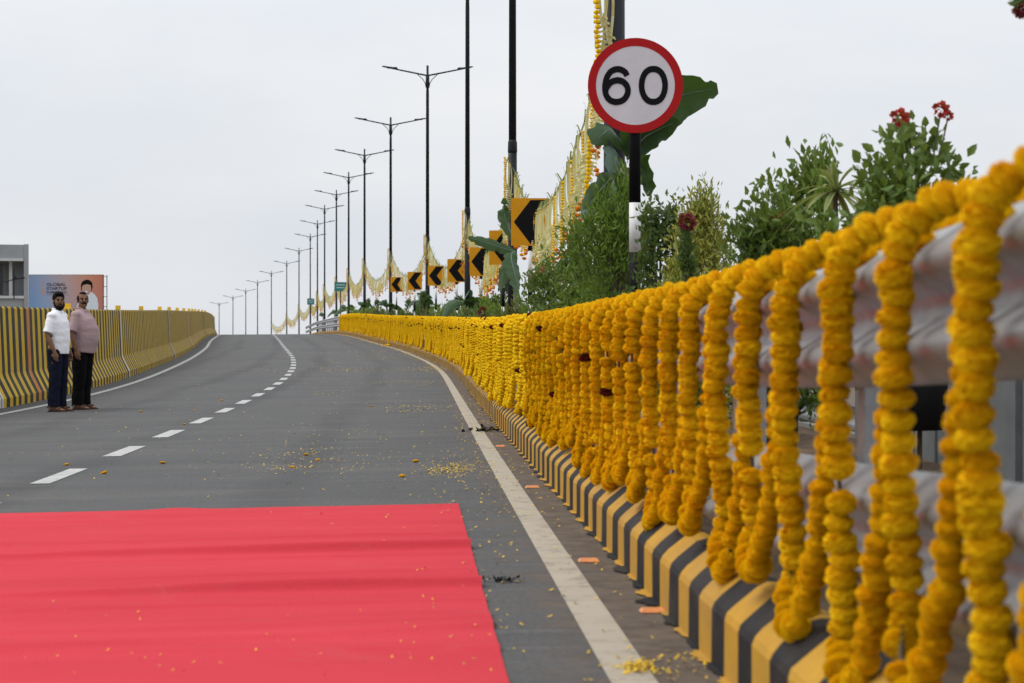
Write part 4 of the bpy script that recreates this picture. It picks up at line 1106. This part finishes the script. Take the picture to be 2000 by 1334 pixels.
def person(label, loc, rz, headrz, H, belly, width, mats, beard, bald, arm_f):
    """local: faces -Y, own right hand at -X"""
    t = thing('person', label, 'person', loc, rz)
    k = H / 1.70; t.scale = (k, k, k)
    S = .185 * width
    RH_ = Matrix.Rotation(headrz, 3, 'Z')
    hc = Vector((0, -.015, 1.585))
    def hp(x, y_, z): return hc + RH_ @ Vector((x, y_, z))
    body = MB()
    body.ell(hp(0, .012, .022), (.074, .092, .098), 18, 12, rot=RH_)                     # skull
    body.ell(hp(0, -.022, -.045), (.060, .068, .075), 16, 10, rot=RH_)                   # face / jaw
    body.ell(hp(0, -.055, -.088), (.032, .028, .026), 12, 8, rot=RH_)                    # chin
    body.tube([hp(0, -.086, .022), hp(0, -.104, -.016), hp(0, -.098, -.026)], [.009, .016, .012], 8)   # nose
    body.ell(hp(0, -.078, .026), (.052, .014, .012), 12, 8, rot=RH_)                     # brow
    body.ell(hp(0, -.080, -.058), (.026, .013, .012), 10, 6, rot=RH_)                    # lips
    for s in (-1, 1):
        body.ell(hp(s * .076, .012, -.012), (.010, .020, .032), 10, 8, rot=RH_)          # ears
        body.ell(hp(s * .038, -.062, -.022), (.022, .020, .022), 10, 8, rot=RH_)         # cheeks
    body.tube([(0, .015, 1.36), (0, .008, 1.46), tuple(hp(0, .01, -.05))], [.066, .058, .056], 14)     # neck
    body.tube([(0, .0, .86), (0, 0, 1.0), (0, 0, 1.2), (0, .005, 1.36), (0, .01, 1.42)], [(.155, .105), (.145, .10), (.165, .11), (.16, .10), (.08, .07)], 18)
    for s in (-1, 1):
        sh = Vector((s * (S - .02), .01, 1.36)); el = Vector((s * (S + .055), .035, 1.09)); wr = Vector((s * (S + .035), -.05 - arm_f, .865))
        body.tube([sh, sh.lerp(el, .5), el, el.lerp(wr, .35), wr], [.036, .042, .038, .040, .027], 12)
        # palm and fingers hanging, slightly curled
        pd = Vector((s * -.02, -.16, -1)).normalized(); pc = wr + pd * .05
        body.tube([wr, wr + pd * .03, wr + pd * .085], [(.022, .027), (.018, .038), (.015, .040)], 10)
        for fi, (oy, ln) in enumerate(((-.030, .066), (-.010, .076), (.010, .072), (.028, .056))):
            b0 = wr + pd * .08 + Vector((0, oy, 0)); b1 = b0 + pd * ln * .5 + Vector((-s * .006, 0, 0)); b2 = b0 + pd * ln * .95 + Vector((-s * .026, -.004, 0))
            body.tube([b0, b1, b2], [.0098, .0092, .0078], 8)
        th0 = wr + pd * .025 + Vector((0, -.026, 0)); body.tube([th0, th0 + Vector((-s * .012, -.022, -.032)), th0 + Vector((-s * .02, -.022, -.062))], [.013, .011, .009], 8)
        hipx = .088 * width
        hp0 = Vector((s * hipx, 0, .90)); kn = Vector((s * (hipx + .005), -.012, .48)); an = Vector((s * (hipx + .012), .02, .085))
        body.tube([hp0, hp0.lerp(kn, .5), kn, kn.lerp(an, .35), an], [.085, .075, .054, .054, .036], 14)
        body.tube([(an.x, .055, .04), (an.x, .0, .055), (an.x + s * .008, -.09, .038), (an.x + s * .012, -.165, .024)], [(.034, .036), (.036, .042), (.042, .026), (.040, .014)], 12)
    remesh(body, 'body', M['skin'], .0075, 4, t)
    # shirt: torso and short sleeves
    sh_ = MB(); B = belly
    sh_.tube([(0, -.012 - B * .35, .835), (0, -.014 - B * .55, .93), (0, -.016 - B * .85, 1.04), (0, -.014 - B * .85, 1.15), (0, -.008 - B * .4, 1.27), (0, .004, 1.36), (0, .010, 1.425), (0, .012, 1.455)],
             [(.172 * width + B * .15, .126 + B * .65), (.172 * width + B * .2, .126 + B * .75), (.170 * width + B * .25, .126 + B * .9), (.172 * width + B * .2, .126 + B * .85), (.182 * width, .130 + B * .4), (.172 * width, .112), (.115, .088), (.072, .068)], 24)
    for s in (-1, 1):
        sh = Vector((s * (S - .035), .01, 1.385)); el = Vector((s * (S + .050), .03, 1.125))
        sh_.ell((s * (S - .016), .01, 1.368), (.068, .074, .062), 14, 9)
        sh_.tube([sh, sh.lerp(el, .35), sh.lerp(el, .75), el], [.072, .071, .070, .073], 14)
    remesh(sh_, 'shirt', M[mats[0]], .010, 5, t, .006, len(label))
    # collar and placket
    col = MB()
    for s in (-1, 1):
        col.add([(s * .012, -.074, 1.43), (s * .066, -.030, 1.475), (s * .078, -.035, 1.448), (s * .045, -.098, 1.405), (s * .008, -.080, 1.425),
                 (s * .012, -.068, 1.43), (s * .062, -.024, 1.470), (s * .074, -.029, 1.443), (s * .045, -.090, 1.400), (s * .008, -.074, 1.42)],
                [(0, 1, 2, 3, 4), (9, 8, 7, 6, 5), (0, 5, 6, 1), (1, 6, 7, 2), (2, 7, 8, 3), (3, 8, 9, 4), (4, 9, 5, 0)])
    ring = []
    col.tube([(.066 * math.cos(a), .012 + .066 * math.sin(a), 1.465 + .012 * math.sin(a)) for a in np.linspace(-.6, math.pi + .6, 14)], [(.008, .018)] * 14, 6)
    col.build('collar', M[mats[0]], t, True)
    # trousers
    tr = MB()
    tr.tube([(0, .0, .80), (0, -.002, .90), (0, -.004, .97)], [(.165 * width, .118 + B * .1), (.160 * width, .116 + B * .2), (.155 * width, .112 + B * .2)], 22)
    for s in (-1, 1):
        hipx = .088 * width
        tr.tube([(s * hipx, .0, .90), (s * hipx, -.004, .74), (s * (hipx + .004), -.012, .50), (s * (hipx + .010), .006, .28), (s * (hipx + .014), .012, .075)],
                [(.094 * width, .118 + B * .3), (.090 * width, .110 + B * .2), (.080 * width, .092 + B * .1), (.076 * width, .088), (.078 * width, .094)], 18)
    remesh(tr, 'trousers', M[mats[1]], .010, 4, t, .006, 3.3)
    # hair
    hr = MB()
    if bald:
        hr.ell(hp(0, .045, .020), (.081, .078, .085), 18, 12, rot=RH_)
        for s in (-1, 1): hr.ell(hp(s * .064, .016, .022), (.020, .056, .052), 12, 8, rot=RH_)
        hr.ell(hp(0, .0, .098), (.056, .070, .026), 12, 8, rot=RH_)
    else:
        hr.ell(hp(0, .026, .050), (.088, .098, .096), 18, 12, rot=RH_); hr.ell(hp(0, -.035, .098), (.064, .056, .040), 14, 8, rot=RH_)
    remesh(hr, 'hair', M['hair_grey' if bald else 'hair'], .008, 3, t, .003, 1)
    fa = MB()
    if beard:
        fa.ell(hp(0, -.045, -.098), (.056, .052, .045), 14, 10, rot=RH_)
        for s in (-1, 1): fa.tube([hp(s * .068, -.005, -.01), hp(s * .062, -.03, -.06), hp(s * .035, -.07, -.095)], [.014, .022, .022], 8)
        fa.tube([hp(-.034, -.084, -.060), hp(0, -.099, -.040), hp(.034, -.084, -.060)], [.008, .010, .008], 8)
        remesh(fa, 'beard', M['hair'], .006, 3, t, .002, 2)
    else:
        fa.tube([hp(-.036, -.082, -.050), hp(0, -.101, -.037), hp(.036, -.082, -.050)], [.009, .013, .009], 8); fa.build('moustache', M['hair'], t, True)
    for s in (-1, 1):
        ey = MB(); ey.ell(hp(s * .030, -.080, .006), (.013, .008, .007), 10, 6, rot=RH_); ey.build('eye', M['eye_white'], t, True)
        ey = MB(); ey.ell(hp(s * .030, -.087, .006), (.006, .004, .006), 8, 6, rot=RH_); ey.build('iris', M['hair'], t, True)
        eb = MB(); eb.tube([hp(s * .012, -.094, .026), hp(s * .032, -.091, .033), hp(s * .052, -.077, .026)], [.004, .006, .003], 6); eb.build('eyebrow', M['hair'], t, True)
    # sandals
    for s in (-1, 1):
        x = s * (.088 * width + .018); sd_ = MB()
        out = [(-.036, .085), (.036, .085), (.042, .02), (.044, -.08), (.050, -.14), (.030, -.195), (-.028, -.195), (-.046, -.14), (-.040, -.08), (-.038, .02)]
        n = len(out); sd_.add([(x + a, b, .0) for a, b in out] + [(x + a, b, .022) for a, b in out], [tuple(range(n - 1, -1, -1)), tuple(range(n, 2 * n))] + [(i, (i + 1) % n, (i + 1) % n + n, i + n) for i in range(n)])
        for yy_ in (-.10, -.05): sd_.tube([(x - .047, yy_, .02), (x - .03, yy_ - .004, .062), (x, yy_ - .006, .074), (x + .03, yy_ - .004, .062), (x + .047, yy_, .02)], [(.006, .018)] * 5, 6)
        sd_.tube([(x - .04, .03, .02), (x - .038, .09, .065), (x, .10, .07), (x + .038, .09, .065), (x + .04, .03, .02)], .008, 6)
        sd_.build('sandal', M['sandal'], t)
    return t
p1 = pix_road(113, 804); p2 = pix_road(160, 800)
person('bearded man in white short-sleeved shirt and dark jeans standing by the striped barrier', p1, R(70), R(-44), 1.69, .018, .89, ('shirt_white', 'denim'), True, False, .02)
person('heavy-set man with moustache in mauve shirt and black trousers facing the road', p2, R(74), R(-50), 1.71, .062, 1.02, ('shirt_mauve', 'trouser_black'), False, True, -.02)

# ------------------------------------------------------------------ billboard and building beyond the left barrier
yb = 150.0; s = yb / FPX
c0 = at(57, 537, yb); c1 = at(201, 640, yb); Wb = c1.x - c0.x; Hb = c0.z - c1.z
bb = thing('billboard', 'blue to orange advertising billboard with a portrait, behind the two men', 'billboard', (c0.x, yb, -7.5)); zb = c1.z + 7.5
me = grid_mesh('print', np.array([[[0, 0, zb], [Wb, 0, zb]], [[0, 0, zb + Hb], [Wb, 0, zb + Hb]]], float), M['ad'])
ul = me.uv_layers.new(name='UVMap'); uvs = [(0, 0), (1, 0), (0, 1), (1, 1)]
for l in me.loops: ul.data[l.index].uv = uvs[l.vertex_index]
link('print', me, bb)
mb = MB(); mb.box((Wb / 2, .12, zb + Hb / 2), (Wb + .06, .2, Hb + .06)); mb.build('panel', M['dark_metal'], bb)
mb = MB()
for x in (Wb * .2, Wb * .8): mb.tube([(x, .3, 0), (x, .3, zb + .5)], .12, 8)
mb.build('post', M['dark_metal'], bb)
mb = MB(); mb.tube([(Wb + .28, .1, zb - .2), (Wb + .28, .1, zb + Hb)], .03, 6)
for q in range(6): mb.tube([(Wb, .1, zb + Hb * (.02 + q * .19)), (Wb + .28, .1, zb + Hb * (.02 + q * .19))], .02, 5)
mb.build('ladder_frame', M['dark_metal'], bb)
def bt(txt, px, py, hpx, mat, sx=1.0, offs=.012):
    me = text_mesh(txt, mat, 1.0, offs)
    co = np.array([v.co[:] for v in me.vertices]); lo = co.min(0); hi = co.max(0); k = hpx * s / (hi[1] - lo[1])
    for v in me.vertices: v.co = ((v.co.x - lo[0]) * k * sx, (v.co.y - lo[1]) * k, v.co.z)
    q = at(px, py, yb); link('lettering', me, bb, (q.x - c0.x, -.012, q.z + 7.5), (R(90), 0, 0))
bt('GLOBAL', 91, 558.5, 6, M['ad_ink'], 1.25, .02); bt('STARTUP', 91, 566.5, 6, M['ad_ink'], 1.18, .02); bt('SUMMIT 2025', 91, 573, 4.4, M['ad_ink'], 1.12, .01)
mb = MB()
def strip_px(mb, x0, x1, y0, y1, mi=0, d=-.010):
    a = at(x0, y0, yb); b = at(x1, y1, yb); mb.add([(a.x - c0.x, d, b.z + 7.5), (b.x - c0.x, d, b.z + 7.5), (b.x - c0.x, d, a.z + 7.5), (a.x - c0.x, d, a.z + 7.5)], [(0, 1, 2, 3)], mi)
strip_px(mb, 91, 135, 575.5, 576.0)
mb.build('rule_line', M['ad_ink'], bb)
def poly_px(name, pts, mat, d):
    mb = MB(); mb.add([(at(a, b, yb).x - c0.x, d, at(a, b, yb).z + 7.5) for a, b in pts], [tuple(range(len(pts)))]); mb.build(name, mat, bb)
poly_px('emblem', [(84, 550), (86, 548), (84.5, 560), (88, 575), (84, 575), (80, 570)], M['ad_skin'], -.009)
poly_px('portrait_shirt', [(152, 612), (150, 598), (154, 588), (164, 583), (170, 575), (178, 570), (184, 574), (190, 582), (192, 596), (191, 640), (152, 640)], M['ad_white'], -.009)
poly_px('portrait_hair', [(158.5, 567), (158, 556), (161, 549.5), (168, 546), (175, 547), (180, 552), (181, 561), (179, 568), (170, 572)], M['hair'], -.010)
poly_px('portrait_face', [(160, 560), (163, 556.5), (171, 555), (177, 557), (178.5, 564), (176, 573), (170, 578), (164, 575), (160.5, 568)], M['ad_skin'], -.011)
poly_px('portrait_smile', [(164.5, 569.5), (168, 568.2), (172.5, 569.5), (170, 571.5), (166, 571.5)], M['ad_white'], -.012)

yb2 = 112.0; c = at(56, 477, yb2); zt = c.z
bl = thing('building', 'grey concrete building corner with recessed balcony, far left above the barrier', 'building', (c.x, yb2, -7.5), .255); Zt = zt + 7.5
s2 = yb2 / FPX
def Zp(py): return at(0, py, yb2).z + 7.5
def Xp(px): return at(px, 0, yb2).x - c.x
def bpart(name, x0, x1, y0, y1, z0, z1, m): mb = MB(); mb.box(((x0 + x1) / 2, (y0 + y1) / 2, (z0 + z1) / 2), (x1 - x0, y1 - y0, z1 - z0)); return mb.build(name, M[m], bl)
bpart('corner_pier', Xp(47), 0, 0, 9, 0, Zt, 'concrete_grey')
bpart('parapet', -11, Xp(47) - .003, .05, .4, Zp(507), Zt - .03, 'concrete_grey')
bpart('roof', -11, Xp(47) - .003, .4, 9, Zt - .6, Zt - .2, 'concrete')
bpart('lintel', -11, Xp(46), -.06, .3, Zp(510), Zp(505), 'concrete_pale')
bpart('back_wall', -11, Xp(47) - .003, 1.5, 1.8, 0, Zt - .61, 'concrete_grey')
bpart('balcony_slab', -11, Xp(47) - .003, -.08, 1.49, Zp(583), Zp(578), 'concrete_pale')
bpart('lower_wall', -11, Xp(47) - .003, .1, .5, 0, Zp(583) - .003, 'concrete_grey')
for k, px in enumerate((22, -20, -60)): bpart('column', Xp(px - 3), Xp(px + 3), .7, .95, Zp(578) + .003, Zp(510) - .003, 'concrete_pale')
for px in (3, -32): bpart('window', Xp(px - 9), Xp(px + 6), 1.42, 1.497, Zp(574), Zp(514), 'glass_dark')
for k in range(7): bpart('louvre', Xp(8 + k * 2), Xp(8.9 + k * 2), 1.40, 1.497, Zp(576), Zp(515), 'concrete')
mb = MB(); x = Xp(28); mb.tube([(x, -.3, Zp(585)), (x, -.3, Zp(528))], .03, 6); mb.tube([(Xp(10), -.3, Zp(552)), (x, -.3, Zp(546)), (Xp(46), -.3, Zp(543.5))], .03, 6); mb.tube([(x, -.3, Zp(538)), (Xp(33), -.3, Zp(545))], .025, 5)
mb.ell((Xp(45), -.3, Zp(543)), (.13, .06, .05), 8, 6); mb.ell((Xp(31), -.3, Zp(544)), (.13, .06, .05), 8, 6)
an = mb.build('antenna', M['dark_metal'], bl)

# ------------------------------------------------------------------ loose blooms, petals and litter on the road
loose = [(130, 909, 'loose marigold bloom beside the nearest lane dashes'), (203, 926, 'flattened bloom between the carpet and the second lane dash'), (318, 906, 'small wilted bloom right of the lane dashes'),
         (598, 890, 'bright bloom in the petal patch above the carpet, left one'), (621, 900, 'bright bloom in the petal patch above the carpet, right one'), (571, 914, 'bloom at the lower edge of the petal patch above the carpet'),
         (380, 803, 'marigold bloom left of the far lane dashes'), (275, 805, 'dark speck bloom on the asphalt right of the two men'), (360, 830, 'marigold bloom between two lane dashes'), (432, 783, 'tiny bloom left of the lane dashes beyond the men'),
         (725, 795, 'single bloom alone on the middle of the right lane'), (812, 903, 'dark wilted bloom in the right lane before the edge line'), (785, 932, 'brown wilted bloom above the carpet corner'), (966, 840, 'marigold bloom beside the black litter at the kerb')]
for i, (px, py, lab) in enumerate(loose):
    p = pix_road(px, py); s = random.uniform(.5, .72)
    o = link('loose_marigold', FLW[i % 5], None, (p[0], p[1], p[2] + .014 * s), (random.uniform(-.3, .3), random.uniform(-.3, .3), i), (s, s, s * .62)); tag(o, lab, 'flower')

def petal_cloud():
    P = []; 
    cl = [(600, 888, 55, 14, 120), (877, 918, 26, 7, 260), (905, 912, 40, 12, 150), (690, 905, 60, 14, 60), (560, 915, 45, 8, 60), (1000, 945, 60, 40, 120), (930, 800, 22, 35, 200), (940, 850, 26, 26, 150),
          (800, 748, 50, 4, 160), (740, 722, 90, 3, 140), (680, 724, 45, 2.5, 90), (640, 770, 30, 3, 60), (830, 795, 40, 3, 100), (800, 803, 30, 2, 60), (790, 700, 70, 4, 260), (740, 688, 60, 4, 260), (680, 664, 50, 3, 260), (840, 722, 30, 5, 240), (700, 668, 45, 3, 220),
          (1250, 1308, 20, 6, 200), (1330, 1300, 40, 20, 50), (1100, 1000, 80, 60, 60), (960, 1110, 50, 90, 60), (700, 900, 300, 60, 160), (500, 800, 250, 60, 130), (760, 860, 120, 60, 120), (640, 730, 110, 30, 160), (530, 720, 60, 8, 70), (940, 950, 45, 18, 60), (1200, 1200, 90, 90, 50), (250, 880, 150, 40, 40)]
    rg = random.Random(77)
    for cx, cy, sx, sy, n in cl:
        for _ in range(n):
            px, py = rg.gauss(cx, sx), rg.gauss(cy, sy)
            if py < 655 or px < 0 or px > 1480 or py > 1334: continue
            x, y_, z = pix_road(px, py)
            if y_ > 160 or x > float(XK(y_)) - .02: continue
            P.append((x, y_, z))
    for _ in range(1500):
        yy = rg.uniform(50, 135); x = float(XK(yy)) - abs(rg.gauss(.24, .16)); P.append((x, yy, float(road_z(x, yy)) + .003))
    for (x0, y0, x1, y1, n) in [(450, 1150, 1000, 1334, 34), (780, 990, 890, 1040, 12), (20, 1280, 450, 1330, 18), (100, 1180, 400, 1260, 6), (800, 1030, 960, 1200, 6)]:
        for _ in range(n):
            x, y_, z = pix_road(rg.uniform(x0, x1), rg.uniform(y0, y1)); P.append((x, y_, z + .013, 1))
    for mat, sel in (('petal', 0), ('petal_dry', 1)):
        mb = MB()
        for i, (x, y_, z, *onc) in enumerate(P):
            if (i % 3 == 0) != (sel == 1): continue
            a = rg.uniform(0, 6.28); L = rg.uniform(.006, .013) * (1 if y_ < 20 else 1.5 if y_ < 50 else 2.6); L *= .6 if onc else 1.0; W = L * rg.uniform(.4, .7); ca, sa = math.cos(a), math.sin(a); h = rg.uniform(.002, .010)
            q = [(-L, 0, .003), (0, -W, .004), (L, 0, .003 + h), (0, W, .005)]
            mb.add([(x + u * ca - v * sa, y_ + u * sa + v * ca, z + w + .003) for u, v, w in q], [(0, 1, 2, 3)])
        o = mb.build('petals' if sel == 0 else 'dry_petals', M[mat]); tag(o, 'scattered yellow marigold petals on the asphalt' if sel == 0 else 'scattered dull dry petals on the asphalt', 'petals', None, 'stuff')
petal_cloud()
# black litter by the kerb and a dark crumpled leaf scrap near the carpet
for (px, py, r, lab) in ((944, 843, .10, 'black crumpled litter lying on the edge line by the kerb'), (984, 1138, .035, 'small black leaf scrap on the asphalt right of the carpet')):
    p = pix_road(px, py); rg2 = np.random.default_rng(int(px)); n = 46
    P_ = rg2.normal(size=(n, 3)) * np.array([r, r * .5, .0]) + np.array([0, 0, .006]); P_[:, 2] += rg2.random(n) * r * .35
    D_ = rg2.normal(size=(n, 3)) * np.array([1, 1, .35])
    tag(link('litter', leaves_mesh('litter', P_, D_, rand_dirs(n, rg2), np.full(n, r * .55), np.full(n, r * .35), M['debris'], rg2.random(n)), None, p), lab, 'litter')
# amber studs in the gutter
mb = MB(); mb.add([(-.045, -.035, 0), (.045, -.035, 0), (.045, .035, 0), (-.045, .035, 0), (-.036, -.022, .012), (.036, -.022, .012), (.036, .022, .012), (-.036, .022, .012)], [(4, 5, 6, 7), (0, 1, 5, 4), (1, 2, 6, 5), (2, 3, 7, 6), (3, 0, 4, 7)])
stud = mb.mesh('road_stud', M['stud_orange'])
for i, (px, py) in enumerate(((1150, 1098), (1040, 953), (978, 873), (1275, 1197))):
    p = pix_road(px, py)
    tag(link('road_stud', stud, None, (p[0], p[1], p[2] + .003), (0, 0, .05)), ['flat orange road stud in the gutter, second nearest', 'flat orange road stud beside the edge line above the carpet corner', 'farthest flat orange road stud by the kerb', 'nearest flat orange road stud against the kerb foot'][i], 'road stud', 'orange road studs in the gutter')
